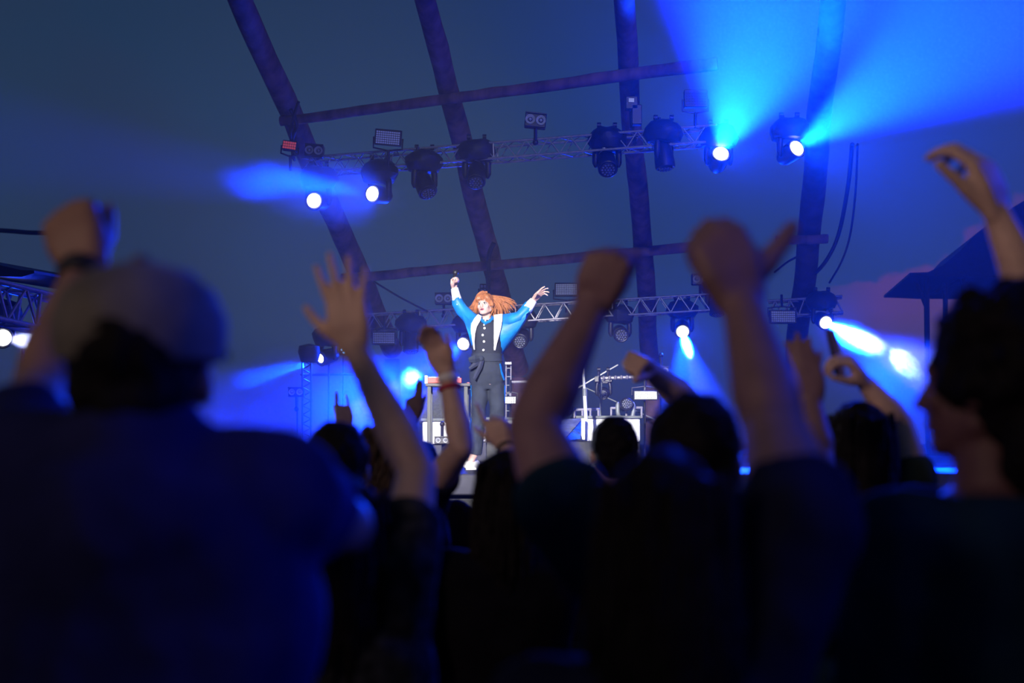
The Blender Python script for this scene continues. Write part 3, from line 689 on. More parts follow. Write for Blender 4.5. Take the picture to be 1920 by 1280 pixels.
def person(head_px, top_y, d, label, shirt='black', hair='short', haircol='dark', skin='tan', armL=None, armR=None, yaw=0, head_yaw=0, width=1.0, sleeve=0.55,
           group='people in the crowd', shift=0.0, vox=.009, cap=None, hood=False, lean=0.0, trousers='denim', sleeve_mat=None):
    """armL / armR: the raised arm on that side of the picture: dict(sh=, el=, wr=, kn=, n=, ts=, curl=, spread=, th=, sc=, fat=)"""
    tp = P(head_px, top_y, d); H = tp.z - (.012 if hair != 'curly' else .03); s = H / 1.75; sx = s * width
    f = Vector((math.sin(R(yaw)), math.cos(R(yaw)), 0)); r = Vector((f.y, -f.x, 0))
    hf = Vector((math.sin(R(head_yaw)), math.cos(R(head_yaw)), 0))
    B = Vector((tp.x, d, 0))
    T = lambda x, y, z: B + r * x * sx + f * y * s + Vector((0, 0, z * s))
    hc = Vector((tp.x, d, 1.632 * s))
    rows = [(.84, .165, .12, 0), (.90, .172, .125, 0), (.98, .165, .118, 0), (1.08, .148, .108, 0), (1.2, .165, .118, .0), (1.32, .188, .122, 0), (1.40, .180, .108, -.005), (1.445, .125, .085, -.01), (1.475, .07, .06, -.01)]
    sc_rows = [(z * s, hw * sx, hd * s, fs * s) for z, hw, hd, fs in rows]
    m = MB(); m.loft(ringset(B, f, sc_rows))
    m.cap(T(0, -.01, 1.44), .062 * s, T(0, .0, 1.57), .055 * s)
    Q, L = head_prims(m, hc, hf, s)
    feet_z = 0.045
    for q in (-1, 1):
        m.tube([T(q * .09, 0, .9), T(q * .1, .02, .5), T(q * .105, -.02, .09)], [.095 * s, .06 * s, .042 * s], 14, True)
        m.tube([T(q * .105, -.03, .05), T(q * .115, .1, .035), T(q * .12, .17, .03)], [.042 * s, .042 * s, .03 * s], 12, True)
    sh_prims = []; bands = []; idle = []
    for q, arm in ((-1, armL), (1, armR)):
        if arm:
            sh = P(*arm['sh']) if 'sh' in arm else T(q * .178, 0, 1.405)
            el, wr = P(*arm['el']), P(*arm['wr']); k = arm.get('k', 1.0) * s
            md = el.lerp(wr, .28)
            m.tube([sh, sh.lerp(el, .5), el], [.058 * k, .052 * k, .041 * k], 16, True)
            m.tube([el, md, el.lerp(wr, .65), wr], [.041 * k, .046 * k, .036 * k, .027 * k], 16, True)
            m.cap(T(q * .1, 0, 1.38), .07 * s, sh, .062 * s)
            kn = P(*arm['kn']) if isinstance(arm['kn'], tuple) else wr + arm['kn']
            hand(m, wr, kn - wr, arm['n'], arm['ts'], arm.get('sc', 1.0) * s, arm.get('curl', (0,) * 4), arm.get('spread', 0), arm.get('th', (.9, .2, .1)), arm.get('fat', 1.0))
            sh_prims.append((q, sh, el, k)); bands.append((el, wr, k))
        else:
            sh = T(q * .178, 0, 1.405); el = T(q * .205, .02, 1.12); wr = T(q * .12, .26, 1.16)
            m.tube([sh, sh.lerp(el, .5), el], [.058 * s, .05 * s, .041 * s], 14, True)
            m.tube([el, el.lerp(wr, .3), wr], [.041 * s, .043 * s, .027 * s], 14, True)
            hand(m, wr, -r * q + f * .5, Vector((0, 0, -1)), 1, s, (.25, .3, .3, .35), 0, (.4, .2, .1))
            sh_prims.append((q, sh, el, s)); idle.append((el, wr))
    # body continuous
    body = m.build('person', SK[skin], voxel=vox, it=3, base=B)
    tag(body, label, 'person', group)
    # shirt
    m = MB(); m.loft(ringset(B, f, sc_rows[:-1] + [(1.468 * s, .085 * sx, .072 * s, -.01 * s)], inflate=.016))
    for q, sh, el, k in sh_prims:
        e2 = sh.lerp(el, sleeve if not any((el - a_).length < 1e-4 for a_, _ in idle) else 1.0)
        m.cap(T(q * .1, 0, 1.385), .082 * s, sh, .075 * k); m.tube([sh, e2], [.074 * k, .070 * k], 16, False)
        m.ell(sh, (.075 * k,) * 3)
    for a_, b_ in idle: m.tube([a_.lerp(b_, -.1), b_.lerp(a_, .12)], [.062 * s, .045 * s], 14, True)
    if hood:
        m.ell(T(0, -.07, 1.46), (.15 * s, .085 * s, .09 * s)); m.ell(T(0, -.06, 1.40), (.2 * s, .08 * s, .1 * s))
        m.ell(T(0, -.03, 1.52), (.098 * s, .095 * s, .10 * s))
        for _q, sh, _el, _k in sh_prims: m.cap(T(0, -.04, 1.47), .095 * s, sh, .085 * s)
    m.build('shirt', CL[shirt] if shirt in CL else shirt, body, voxel=.013, it=5, wob=.008, wobs=9)
    m = MB(); m.loft(ringset(B, f, sc_rows[:3], inflate=.022))
    for q in (-1, 1): m.tube([T(q * .09, 0, .88), T(q * .1, .02, .5), T(q * .105, -.02, .08)], [.108 * s, .078 * s, .065 * s], 14, False)
    m.build('trousers', CL[trousers], body, voxel=.016, it=3, wob=.006, wobs=8)
    for q in (-1, 1):
        m = MB(); m.tube([T(q * .105, -.045, .045), T(q * .115, .09, .045), T(q * .12, .18, .038)], [.052 * s, .052 * s, .036 * s], 12, True); m.box(T(q * .113, .06, .014), (.09 * s, .28 * s, .024))
        m.build('shoe', M['black'], body)
    # hair
    if hair != 'none':
        m = MB(); hair_cap(m, hc, Q, s, hair)
        h = m.build('hair', HA[haircol], body, voxel=.009 if hair == 'curly' else .008, it=2, wob=.006 if hair == 'short' else .012, wobs=30 if hair == 'short' else 22)
        if hair in ('wavy', 'long'):
            rnd = random.Random(int(head_px)); m = MB()
            for i in range(110):
                a = rnd.uniform(-2.5, 2.5) - math.pi / 2; ca, sa = math.cos(a), math.sin(a)
                if sa > .5: continue
                ph = rnd.uniform(0, 6); amp = .012 if hair == 'wavy' else .003; pts = []
                top = rnd.uniform(.02, .1)
                for k in range(9):
                    t = k / 8; z = top - t * rnd.uniform(.28, .36)
                    rad = .088 + .018 * math.sin(t * 2.5)
                    pts.append(L(ca * rad + amp * math.sin(ph + t * 11), sa * (rad + .015) - .02 + amp * math.cos(ph + t * 9), z))
                m.tube(pts, [.006 * s] * 7 + [.004 * s, .001], 5)
            m.build('hair_strand', HA[haircol], h)
    if cap:
        m = MB(); m.lathe(L(0, -.012, .035), [(.098 * s, -.02 * s), (.104 * s, .005 * s), (.103 * s, .03 * s), (.09 * s, .065 * s), (.06 * s, .088 * s), (.02 * s, .098 * s), (.003, .099 * s)], Q, 28)
        co = m.build('cap', cap, body, wob=.004, wobs=14)
        m = MB(); ring = []
        for j in range(13):
            a = math.pi * (.12 + .76 * j / 12); ring.append(L(math.cos(a) * .10, math.sin(a) * .165 + .01, .022 + .012 * math.sin(a)))
        inner = [L(math.cos(math.pi * (.05 + .9 * j / 12)) * .1, math.sin(math.pi * (.05 + .9 * j / 12)) * .09 - .01, .035) for j in range(13)]
        vs = ring + inner; vs2 = [v - Vector((0, 0, .006)) for v in vs]; fs = []
        for j in range(12): fs += [(j, j + 1, 14 + j, 13 + j), (26 + 13 + j, 26 + 14 + j, 27 + j, 26 + j)]
        for j in range(12): fs += [(j, 26 + j, 27 + j, j + 1)]
        m.add(vs + vs2, fs); m.build('brim', cap, co)
        m = MB(); m.ell(L(0.0, -.012, .136), (.012, .012, .008)); m.build('button', cap, co)
    body['_bands'] = 0
    del body['_bands']
    return body, bands, T
def band(body, el, wr, t, rad, h, m_, label):
    c = el.lerp(wr, t); fr = frame_from(wr - el); mm = MB()
    mm.lathe(c, [(rad, -h / 2), (rad + .003, -h / 4), (rad + .003, h / 4), (rad, h / 2), (rad - .004, h / 2), (rad - .004, -h / 2)], fr, 20)
    o = mm.build('wristband', m_, body); o['label'] = label
    return o
FW = (0, 1, 0)
# A: big capped man at left
grey_cap = mat('washed_grey_cap', (.16, .145, .12), .9, noise_amt=.3, noise_scale=14, bump=.3)
A = person(268, 500, 1.75, 'person in a grey cap and dark blue hooded top at far left, fist raised', 'blue', 'short', 'dark', 'brown', hood=True, cap=grey_cap, width=1.12, vox=.007,
           armR=dict(sh=(515, 935, 1.75), el=(645, 985, 1.98), wr=(520, 930, 2.2), kn=(450, 900, 2.2), n=(0, 0, -1), ts=1, curl=(.4, .4, .4, .4)),
           armL=dict(sh=(10, 880, 1.78), el=(75, 735, 2.05), wr=(160, 500, 2.18), kn=(128, 405, 2.2), n=(.1, 1, -.1), ts=-1, curl=(.95, 1, 1, 1), th=(.35, .8, .6), fat=1.18, sc=1.02), sleeve=.5)
(el, wr, k) = A[1][0]
band(A[0], el, wr, .93, .036, .03, M['cable'], 'dark bracelet')
# B: open hand
B_ = person(640, 888, 2.55, 'person mostly hidden behind the capped one, raising an open hand with spread fingers', cloth('striped_top', (.03, .032, .04), na=.8, ns=40), 'long', 'dark', 'tan', vox=.006,
            armR=dict(sh=(752, 1075, 2.55), el=(782, 885, 2.66), wr=(664, 652, 2.75), kn=(648, 560, 2.75), n=(.15, 1, 0), ts=1, curl=(.08, .02, .04, .06), spread=.24, th=(.85, .1, .3), sc=1.13, k=1.02), sleeve=.62)
# C: wristbands
C_ = person(733, 780, 4.6, 'person with long wavy brown hair raising a cupped hand with two wristbands', 'navy', 'wavy', 'brown', 'tan',
            armR=dict(sh=(812, 915, 4.55), el=(866, 838, 4.3), wr=(838, 700, 4.35), kn=(812, 640, 4.35), n=(-.3, -.9, .2), ts=1, curl=(.3, .28, .26, .22), spread=.05, th=(.5, .4, .3), sc=1.0, k=.98), sleeve=.35)
el, wr, k = C_[1][0]
band(C_[0], el, wr, .93, .031, .022, M['white'], 'pale fabric wristband'); band(C_[0], el, wr, .80, .034, .014, M['red_cell'] if 0 else mat('red_band', (.45, .03, .06), .7), 'red wristband')
# D
person(634, 788, 3.6, 'person with short dark hair beside the shoulder of the capped one', 'navy', 'short', 'dark', 'tan')
# rock sign
person(640, 815, 6.4, 'person hidden low in the crowd raising two fingers in a horns sign', 'black', 'short', 'dark', 'fair', vox=.007,
       armR=dict(el=(668, 870, 6.3), wr=(648, 800, 6.3), kn=(645, 777, 6.3), n=(-.1, 1, 0), ts=1, curl=(.0, 1, 1, .0), th=(.3, .6, .5), spread=-.1, k=.9))
person(790, 825, 6.2, 'person hidden behind the bent wristbanded arm, two fingers showing', 'black', 'short', 'dark', 'rosy', vox=.007,
       armL=dict(el=(762, 840, 6.1), wr=(775, 783, 6.1), kn=(776, 762, 6.1), n=(.1, 1, 0), ts=-1, curl=(.0, .1, 1, 1), th=(.3, .6, .5), k=.9))
# E: long dark hair, pointing hand
E_ = person(952, 842, 3.7, 'person with long dark hair raising a pointing hand with a thin bracelet', 'black', 'long', 'dark', 'tan', vox=.007,
            armR=dict(sh=(1000, 960, 3.75), el=(975, 905, 4.0), wr=(948, 838, 4.15), kn=(930, 800, 4.15), n=(.4, 1, 0), ts=1, curl=(0, .8, .95, 1), th=(.7, .2, .2), sc=.95, k=.9), sleeve=.3)
el, wr, k = E_[1][0]; band(E_[0], el, wr, .93, .028, .01, M['black'], 'thin dark bracelet')
# F: big fist arm
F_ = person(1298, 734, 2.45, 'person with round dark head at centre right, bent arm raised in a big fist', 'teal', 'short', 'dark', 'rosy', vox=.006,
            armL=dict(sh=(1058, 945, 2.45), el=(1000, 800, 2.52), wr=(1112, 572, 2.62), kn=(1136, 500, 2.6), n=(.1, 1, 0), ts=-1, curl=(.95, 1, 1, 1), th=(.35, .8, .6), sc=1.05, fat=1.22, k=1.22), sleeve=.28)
# H: small fist
person(1152, 779, 4.8, 'person with short dark hair further off, small fist raised across to the left', 'black', 'short', 'dark', 'tan', vox=.007,
       armR=dict(sh=(1235, 900, 4.8), el=(1288, 752, 4.75), wr=(1215, 690, 4.6), kn=(1190, 665, 4.5), n=(-.2, .5, -1), ts=1, curl=(.95, 1, 1, 1), th=(.35, .8, .6), sc=1.12, fat=1.15, k=1.15), sleeve=.3)
# I: tall arm
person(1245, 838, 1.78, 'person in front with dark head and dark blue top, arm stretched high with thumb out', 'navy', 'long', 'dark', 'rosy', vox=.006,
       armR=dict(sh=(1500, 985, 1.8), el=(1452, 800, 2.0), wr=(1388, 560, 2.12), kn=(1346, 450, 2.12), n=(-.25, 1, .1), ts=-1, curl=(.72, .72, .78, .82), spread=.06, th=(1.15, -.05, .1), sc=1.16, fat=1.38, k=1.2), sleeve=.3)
# J: dark open hand
person(1462, 815, 3.3, 'person hidden behind the tall arm, raising a dim open hand beside it', 'black', 'short', 'dark', 'rosy',
       armR=dict(sh=(1545, 965, 3.3), el=(1530, 860, 3.4), wr=(1520, 755, 3.45), kn=(1515, 700, 3.45), n=(.1, 1, 0), ts=1, curl=(.15, .1, .12, .2), spread=.2, th=(.8, .1, .3), k=1.15, fat=1.1), sleeve=.3)
# K: phone
K_ = person(1608, 752, 3.9, 'person in a dark green top holding up a phone, arm from the right', 'green', 'long', 'dark', 'tan', vox=.006,
            armR=dict(sh=(1712, 900, 3.9), el=(1690, 800, 3.95), wr=(1622, 718, 3.95), kn=(1600, 685, 3.93), n=(-.9, .2, -.3), ts=1, curl=(.62, .62, .6, .55), spread=.1, th=(.6, .7, .3), sc=.98, k=.95), sleeve=.35)
ph = P(1566, 662, 3.95); e = empty('phone', ph - Vector((0, 0, .07)), 'dark phone held up in the hand at right, edge on', 'phone')
rr = Matrix.Rotation(R(-12), 3, 'Y') @ Matrix.Rotation(R(62), 3, 'Z')
m = MB(); m.box(ph, (.07, .009, .14), rr); m.build('phone_case', M['black'], e, smooth=False)
m = MB(); m.box(ph + rr @ Vector((0, -.0052, 0)), (.064, .002, .13), rr); m.build('phone_screen', M['glass'], e, smooth=False)
# L: curly head profile
person(1850, 537, 2.2, 'person with curly dark hair at far right, face turned in profile to the left', 'teal', 'curly', 'dark', 'shaded', yaw=-25, head_yaw=-52, vox=.006, width=1.0)
# M: hand at upper right
person(1885, 625, 2.75, 'person hidden behind the curly haired head, slender hand raised with bent fingers', 'black', 'short', 'dark', 'tan', vox=.006,
       armR=dict(sh=(1990, 860, 2.75), el=(1950, 590, 2.75), wr=(1868, 400, 2.75), kn=(1840, 310, 2.75), n=(-.7, .75, -.2), ts=1, curl=(.42, .46, .5, .55), spread=.12, th=(.62, .25, -.05), sc=1.1, k=1.0, fat=1.05), sleeve=.3)

# ------------------------------------------------------------------ the singer
D0 = 13.7
def q(px, py, dy=0.0): return P(px, py, D0 + dy)
PX = D0 / F
feetL = q(890, 868, -.02)
base = Vector((q(912, 868).x, D0, STZ))
m = MB()
hc = q(909.5, 571, -.02)
tilt = Vector((-.06, .05, 1)); hf = Vector((-.38, -1, .05))
Q, L = head_prims(m, hc, hf, .92, tilt=tilt)
m.cap(q(915, 603, .02), .05, q(911, 588, .0), .046)
# torso, legs
rows = [(q(0, 722).z, .14, .10, 0), (q(0, 705).z, .165, .12, 0), (q(0, 670).z, .125, .095, 0), (q(0, 640).z, .14, .105, 0), (q(0, 612).z, .155, .10, 0), (q(0, 603).z, .10, .08, 0)]
ct = Vector((q(914, 0).x, D0, 0)); m.loft(ringset(ct, (0, -1, 0), rows))
SHL, ELL_, WRL = q(889, 605), q(866, 580, -.12), q(852, 540, -.10)
SHR, ELR, WRR = q(941, 606), q(975, 594, -.10), q(1001, 562, -.12)
for a, b, c_ in ((SHL, ELL_, WRL), (SHR, ELR, WRR)):
    m.tube([a, b, b.lerp(c_, .3), c_], [.045, .036, .036, .024], 14, True)
    m.cap(a, .05, ct + Vector((0, 0, a.z - .02)), .06)
hand(m, WRL, q(851, 525, -.12) - WRL, (.5, -.6, .25), -1, .95, (.75, .8, .85, .85), .05, (.5, .75, .5))
hand(m, WRR, q(1012, 550, -.14) - WRR, (.25, -.45, -.8), -1, 1.0, (.12, .18, .28, .35), .25, (.75, .45, .0))
LEGL = [q(898, 722), q(898, 775, -.03), q(890, 850, .01)]; LEGR = [q(932, 722), q(932, 780, -.03), q(930, 852, .05)]
for lg in (LEGL, LEGR): m.tube(lg, [.062, .048, .038], 14, True)
m.cap(LEGL[2], .04, q(884, 862, -.06), .035); m.cap(LEGR[2], .04, q(926, 862, .0), .035)
sg = m.build('person', SK['fair'], voxel=.0065, it=2, base=base)
tag(sg, 'singer on stage with flying copper hair, blue jacket and both arms raised, holding a microphone', 'person')
# face details
for sx in (-1, 1):
    m = MB(); m.ell(L(sx * .031, .079, .004), (.015, .009, .008), Q); ey = m.build('eye', mat('eye_white', (.6, .6, .62), .3), sg)
    m = MB(); m.ell(L(sx * .030, .0885, .004), (.0065, .004, .0065), Q); m.build('iris', M['glass'], ey)
    m = MB(); m.tube([L(sx * .014, .090, .027), L(sx * .033, .088, .034), L(sx * .052, .073, .027)], [.0035, .0045, .002], 6, True); m.build('eyebrow', HA['ginger'], sg)
    m = MB(); m.tube([L(sx * .016, .089, .013), L(sx * .032, .089, .016), L(sx * .048, .076, .009)], .0025, 6, True); m.build('eyelash', M['black'], sg)
m = MB(); m.ell(L(0, .0875, -.058), (.021, .012, .013), Q); mo = m.build('lips', mat('pink_lips', (.55, .10, .13), .4), sg)
m = MB(); m.ell(L(0, .096, -.058), (.014, .008, .006), Q); m.build('open_mouth', M['black'], mo)
# hair
m = MB(); m.ell(L(0, -.02, .034), (.084, .092, .090), Q); m.ell(L(0, -.05, -.03), (.080, .055, .08), Q)
for x in (-1, 1): m.cap(L(x * .05, .055, .078), .022, L(x * .082, .01, -.01), .022)
m.cap(L(-.05, .062, .07), .02, L(.05, .062, .07), .02)
hr = m.build('hair', HA['ginger'], sg, voxel=.008, it=3, wob=.006, wobs=30)
rnd = random.Random(5); m = MB()
def strand(p0, p1, p2, p3, r):
    pts = []
    for k in range(8):
        t = k / 7; a = (1 - t) ** 3; b = 3 * t * (1 - t) ** 2; c_ = 3 * t * t * (1 - t); d_ = t ** 3
        pts.append(p0 * a + p1 * b + p2 * c_ + p3 * d_)
    m.tube(pts, [r] * 5 + [r * .8, r * .5, r * .12], 5)
def J(v, a): return v + Vector((rnd.uniform(-a, a), rnd.uniform(-a, a), rnd.uniform(-a, a)))
for i in range(230):      # sweep flying to the right of the picture
    t = rnd.random()
    end = q(926 + 42 * t + rnd.uniform(-4, 4) - 20 * (rnd.random() < .2), 604 - 32 * t + rnd.uniform(-7, 7), rnd.uniform(-.05, .15))
    st = J(L(.02 + .03 * t, -.02, .11 - .02 * t), .025)
    mid = q(923 + 12 * t, 560 - 7 * t + rnd.uniform(-1, 3), rnd.uniform(-.04, .08)); mid2 = q(930 + 26 * t, 580 - 24 * t + rnd.uniform(-2, 2), rnd.uniform(-.04, .12))
    strand(st, J(mid, .008), mid2, end, rnd.uniform(.005, .009))
for i in range(170):      # bob hanging to the left
    t = rnd.random()
    end = q(880 + 17 * t + rnd.uniform(-3, 3), 579 + 9 * t + rnd.uniform(-4, 5), rnd.uniform(-.06, .08))
    st = J(L(-.01, 0, .115), .025)
    strand(st, J(q(893, 553, -.03), .02), J(q(891 + 4 * t, 568, 0), .02), end, rnd.uniform(.004, .007))
for i in range(60):       # fringe
    t = rnd.uniform(-1, 1)
    strand(L(t * .02, .02, .118), L(t * .045, .07, .105), L(t * .06, .092, .065), L(t * .068 + rnd.uniform(-.01, .01), .088 - abs(t) * .02, .036 + rnd.uniform(-.012, .01)), .0045)
m.build('hair_strand', HA['ginger'], hr)
# waistcoat shirt
vest = mat('black_waistcoat', (.012, .016, .034), .8, noise_amt=.2, bump=.2); trou = mat('dark_grey_trousers', (.020, .027, .048), .85, noise_amt=.25, noise_scale=9, bump=.3)
jk = mat('bright_blue_jacket', (.005, .19, .62), .5, noise_amt=.35, noise_scale=9, bump=.3); wh = mat('white_cloth', (.85, .85, .85), .8, noise_amt=.04)
rv = [(q(0, 672).z, .130, .10, .0), (q(0, 655).z, .135, .105, 0), (q(0, 640).z, .142, .115, 0), (q(0, 622).z, .150, .12, 0), (q(0, 608).z, .150, .105, 0), (q(0, 601).z, .085, .08, 0)]
m = MB(); m.loft(ringset(ct, (0, -1, 0), rv, inflate=.012)); vb = m.build('waistcoat', vest, sg, wob=.006, wobs=10)
m = MB()
col = [q(900, 597, -.06), q(905, 602, -.10), q(910, 606, -.115), q(917, 603, -.10), q(924, 596, -.06), q(920, 593, .04), q(905, 593, .04)]
m.tube(col + [col[0]], .016, 8); m.build('collar', jk, sg)
for y, x in ((601, 910), (609, 907.5), (615, 908.5), (628, 905), (640, 907.5), (656, 906.5)):
    m = MB(); big = y > 612; m.lathe(q(x, y, -.128 if big else -.125), [(.0005, -.004), (.0115 if big else .008, -.004), (.011 if big else .008, .004), (.0005, .006)], frame_from((0, -1, 0)), 12); m.build('button', wh, vb)
# jacket: two sleeves, wide at the body like bat wings
def wing(pts_top, pts_bot, th, name, mt, parent, dys):
    """soft panel between an upper and a lower edge with real thickness"""
    m = MB(); rings = []
    for (a, b, t_, dy) in zip(pts_top, pts_bot, th, dys):
        A_, B2 = q(*a, dy), q(*b, dy); ring = []; c_ = (A_ + B2) / 2; h = (A_ - B2) / 2
        for j in range(16):
            an = 2 * math.pi * j / 16
            ring.append(c_ + h * math.cos(an) + Vector((0, t_ * math.sin(an), 0)))
        rings.append(ring)
    m.loft(rings); return m.build(name, mt, parent, wob=.022, wobs=13)
jl = wing([(852, 566), (862, 572), (872, 582), (882, 590), (893, 590), (899, 592)], [(862, 571), (868, 592), (876, 618), (882, 640), (886, 655), (890, 660)], [.045, .06, .075, .10, .12, .11], 'jacket_side', jk, sg, [-.11, -.10, -.06, .0, .02, .02])
jr = wing([(1000, 579), (988, 577), (970, 583), (950, 590), (938, 590), (930, 592)], [(994, 585), (985, 603), (970, 625), (955, 645), (942, 660), (934, 664)], [.045, .06, .075, .10, .12, .11], 'jacket_side', jk, sg, [-.11, -.10, -.06, .0, .02, .02])
for a, b, c_, p in ((SHL, ELL_, q(858, 566, -.115), jl), (SHR, ELR, q(990, 577, -.11), jr)):
    m = MB(); m.tube([a, a.lerp(b, .5), b, c_], [.075, .066, .058, .054], 16, True); m.build('sleeve', jk, p, wob=.016, wobs=15)
# lapels
def strip(l, r_, dys, th, name, mt, parent):
    m = MB(); rings = []
    for a, b, dy in zip(l, r_, dys):
        A_, B2 = q(*a, dy), q(*b, dy); n_ = Vector((0, th, 0)); rings.append([A_, (A_ + B2) / 2 - n_ * .6, B2, B2 + n_, (A_ + B2) / 2 + n_ * .6, A_ + n_])
    m.loft(rings); return m.build(name, mt, parent)
strip([(896, 589), (889, 597), (884, 606), (883, 620), (885, 638), (888, 655)], [(903, 592), (901, 600), (894, 612), (891, 625), (890, 640), (891, 656)], [-.06, -.115, -.13, -.135, -.13, -.115], .02, 'lapel', wh, jl)
strip([(926, 590), (926, 598), (926, 612), (926, 628), (926, 643), (926, 656)], [(942, 588), (942, 598), (940, 612), (936, 628), (932, 643), (929, 657)], [-.06, -.115, -.13, -.135, -.13, -.115], .02, 'lapel', wh, jr)
for a, b, s0, nm in ((ELL_, WRL, q(858, 566, -.115), jl), (ELR, WRR, q(990, 577, -.11), jr)):
    m = MB(); e1 = s0.lerp(b, .98); m.tube([s0 - (b - s0) * .25, s0, s0.lerp(e1, .5), e1], [.048, .05, .043, .036], 14); m.build('cuff', wh, nm, wob=.004, wobs=20)
# belt and bow
m = MB(); rb_ = [(q(0, 678).z, .145, .115, 0), (q(0, 670).z, .135, .11, 0), (q(0, 663).z, .14, .112, 0)]
m.loft(ringset(ct, (0, -1, 0), rb_, inflate=.016)); bl = m.build('sash_belt', trou, sg, wob=.004, wobs=18)
navy = mat('navy_sash', (.02, .025, .06), .7, noise_amt=.2)
m = MB()
strip([(901, 668), (890, 666), (878, 670)], [(902, 676), (892, 680), (880, 679)], [-.15, -.19, -.16], .03, 'bow_loop', trou, bl)
strip([(902, 670), (897, 684), (887, 708)], [(908, 674), (904, 690), (891, 713)], [-.15, -.17, -.165], .016, 'bow_tail', navy, bl)
strip([(899, 670), (889, 678), (878, 690)], [(903, 676), (895, 686), (884, 692)], [-.15, -.175, -.16], .016, 'bow_tail', navy, bl)
m = MB(); m.ell(q(902, 672, -.155), (.028, .022, .028)); m.build('bow_knot', trou, bl)
# trousers
m = MB(); m.loft(ringset(ct, (0, -1, 0), [(q(0, 730).z, .135, .078, 0), (q(0, 716).z, .164, .105, 0), (q(0, 700).z, .168, .125, 0), (q(0, 672).z, .142, .11, 0)], inflate=.006))
m.tube([q(899, 722), q(898, 760, -.03), q(896, 805, -.02), q(888, 850, .01)], [.086, .077, .068, .080], 16)
m.tube([q(931, 722), q(932, 760, -.03), q(932.5, 805, -.02), q(931, 850, .05)], [.086, .077, .068, .078], 16)
tr = m.build('trousers', trou, sg, voxel=.010, it=4, wob=.007, wobs=9)
strip([(936, 682), (939, 700), (944, 713)], [(939, 681), (943, 698), (947, 712)], [-.115, -.10, -.09], .02, 'pocket_stripe', jk, tr)
strip([(945, 722), (944, 770), (941, 846)], [(948, 722), (947, 770), (944, 846)], [-.03, -.03, .02], .03, 'side_stripe', jk, tr)
strip([(882, 722), (884, 770), (877, 846)], [(885, 722), (887, 770), (880, 846)], [-.03, -.03, .0], .03, 'side_stripe', jk, tr)
for pts in ([q(891, 864, .03), q(884, 866, -.05), q(874, 866, -.10)], [q(929, 863, .10), q(927, 866, .0), q(925, 866, -.09)]):
    m = MB(); pts = [Vector((p.x, p.y, STZ + .05)) for p in pts]; m.tube(pts, [.05, .048, .035], 12, True); m.box((pts[1].x, pts[1].y + .02, STZ + .015), (.10, .2, .025)); m.build('shoe', wh, sg)
# microphone (held)
mt_ = q(854, 511, -.155); mbm = q(850, 530, -.12)
e = empty('microphone', mbm - Vector((0, 0, .02)), 'black microphone held up in the hand of the singer', 'microphone')
m = MB(); m.tube([mbm + (mbm - mt_) * .5, mt_ + (mbm - mt_) * .25], [.011, .016], 12); m.build('handle', M['black'], e)
m = MB(); m.ell(mt_, (.027, .027, .030)); m.build('grille', M['black'], e)

# ------------------------------------------------------------------ haze and smoke
def volmat(name, dens, aniso=.35, noise_s=None, soft=True, thr=.45, gain=6.0, fall=2.0):
    m = bpy.data.materials.new(name); m.use_nodes = True; nt = m.node_tree
    for n in list(nt.nodes):
        if n.type == 'BSDF_PRINCIPLED': nt.nodes.remove(n)
    out = [n for n in nt.nodes if n.type == 'OUTPUT_MATERIAL'][0]
    v = nt.nodes.new('ShaderNodeVolumeScatter'); v.inputs['Anisotropy'].default_value = aniso; v.inputs['Density'].default_value = dens
    nt.links.new(v.outputs[0], out.inputs['Volume'])
    if noise_s:
        tc = nt.nodes.new('ShaderNodeTexCoord'); ln = nt.nodes.new('ShaderNodeVectorMath'); ln.operation = 'LENGTH'
        nt.links.new(tc.outputs['Object'], ln.inputs[0])
        nz = nt.nodes.new('ShaderNodeTexNoise'); nz.inputs['Scale'].default_value = noise_s; nz.inputs['Detail'].default_value = 3
        nt.links.new(tc.outputs['Object'], nz.inputs['Vector'])
        rad = mathn(nt, 'SUBTRACT', 1.0, ln.outputs['Value'], clamp=True)
        rad = mathn(nt, 'MULTIPLY', rad, fall, clamp=True)
        nn = mathn(nt, 'MULTIPLY', mathn(nt, 'SUBTRACT', mathn(nt, 'ADD', nz.outputs['Fac'], mathn(nt, 'MULTIPLY', rad, .35)), thr + .2), gain, clamp=True)
        nt.links.new(mathn(nt, 'MULTIPLY', mathn(nt, 'MULTIPLY', rad, nn), dens), v.inputs['Density'])
    return m
m = MB(); m.add([(x, y, z) for x in (-9, 9) for y in (8.5, 21) for z in (0.3, 8)], [(0, 1, 3, 2), (4, 6, 7, 5), (0, 4, 5, 1), (2, 3, 7, 6), (0, 2, 6, 4), (1, 5, 7, 3)])
hz = m.build('stage_haze', volmat('thin_stage_haze', .010), smooth=False); tag(hz, 'thin stage haze drifting through the beams', 'haze', kind='stuff')
def puff(c, r, rot, dens, label, ns=2.0, thr=.45, gain=6.0, fall=2.0, aim=None):
    me = MB(); me.ell((0, 0, 0), (1, 1, 1), None, 20, 12)
    o = me.build('smoke_puff', volmat('smoke', dens, .3, ns, thr=thr, gain=gain, fall=fall)); o.location = c; o.scale = r
    if aim is not None: o.rotation_euler = Vector(aim).to_track_quat('X', 'Z').to_euler()
    elif rot: o.rotation_euler = rot
    tag(o, label, 'smoke', kind='stuff'); return o
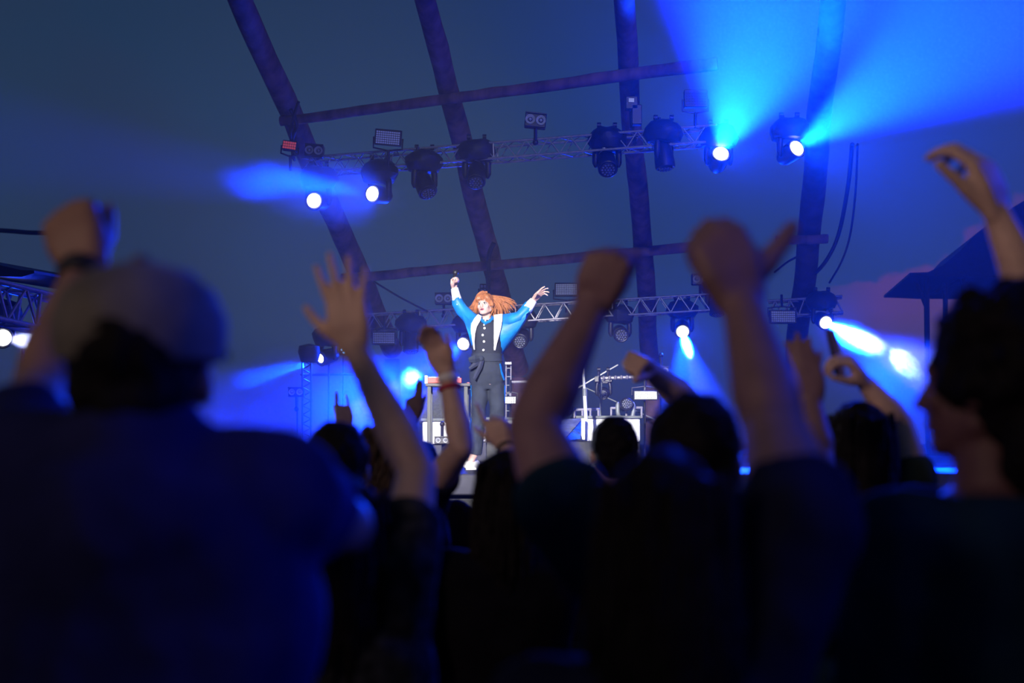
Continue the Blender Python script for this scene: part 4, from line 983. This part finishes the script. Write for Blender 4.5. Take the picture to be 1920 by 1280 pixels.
def seg_puff(p0, p1, wy, wz, dens, lb, **k):
    return puff((p0 + p1) / 2, ((p1 - p0).length / 2, wy, wz), None, dens, lb, aim=p1 - p0, **k)
seg_puff(P(790, 372, 14.4), P(395, 336, 12.6), .42, .42, .42, 'drifting smoke lit blue in front of the two lamps at upper left', ns=1.8, thr=.34, gain=4, fall=2)

def white(p0, p1, half, watts): spot('white_smoke_fill', P(*p0), P(*p1), half, watts, (.8, .82, 1.0), .5, .03)  # narrow white spot added so dense smoke in the beam burns out to white
white((1549, 605, 17.5), (1680, 668, 16.0), 7, 6500)
white((1280, 622, 17.7), (1294, 668, 16.9), 4, 4500)
white((868, 645, 17.8), (772, 709, 16.4), 3.2, 4200)
white((6, 633, 12.9), (90, 645, 11.8), 6, 500)
seg_puff(P(1552, 608, 17.5), P(1672, 662, 16.3), .20, .21, 1.5, 'thick white smoke streaming from the lit lamp at right', ns=2.6, thr=.33, gain=5, fall=2.5)
seg_puff(P(1664, 652, 16.3), P(1735, 715, 15.7), .16, .18, 1.5, 'torn white smoke at the end of the stream at right', ns=3.0, thr=.52, gain=9, fall=3)
seg_puff(P(1281, 628, 17.7), P(1296, 672, 16.9), .075, .075, 2.0, 'white wedge of smoke right under the lamp of the falling beam', ns=1.2, thr=.1, gain=4, fall=3)
puff(P(772, 709, 16.4), (.17, .16, .17), None, .8, 'small white smoke puff over the keyboard table', ns=2.6, thr=.46, gain=9, fall=3)
seg_puff(P(20, 634, 12.8), P(150, 650, 11.5), .13, .13, .9, 'grey smoke in the beam at the left edge', ns=1.5, thr=.25, gain=3, fall=3)
puff(P(660, 745, 15.6), (.9, .7, .55), None, .09, 'blue lit smoke low at left behind the raised arm', ns=1.3, thr=.25, gain=4, fall=3)
seg_puff(P(610, 672, 17.15), P(430, 714, 16.2), .3, .34, .14, 'blue lit smoke streaming left behind the capped person', ns=1.5, thr=.28, gain=4, fall=3)
puff(P(1690, 700, 15.5), (.9, .7, .6), None, .05, 'blue lit smoke behind the curly haired person', ns=1.3, thr=.25, gain=4, fall=3)
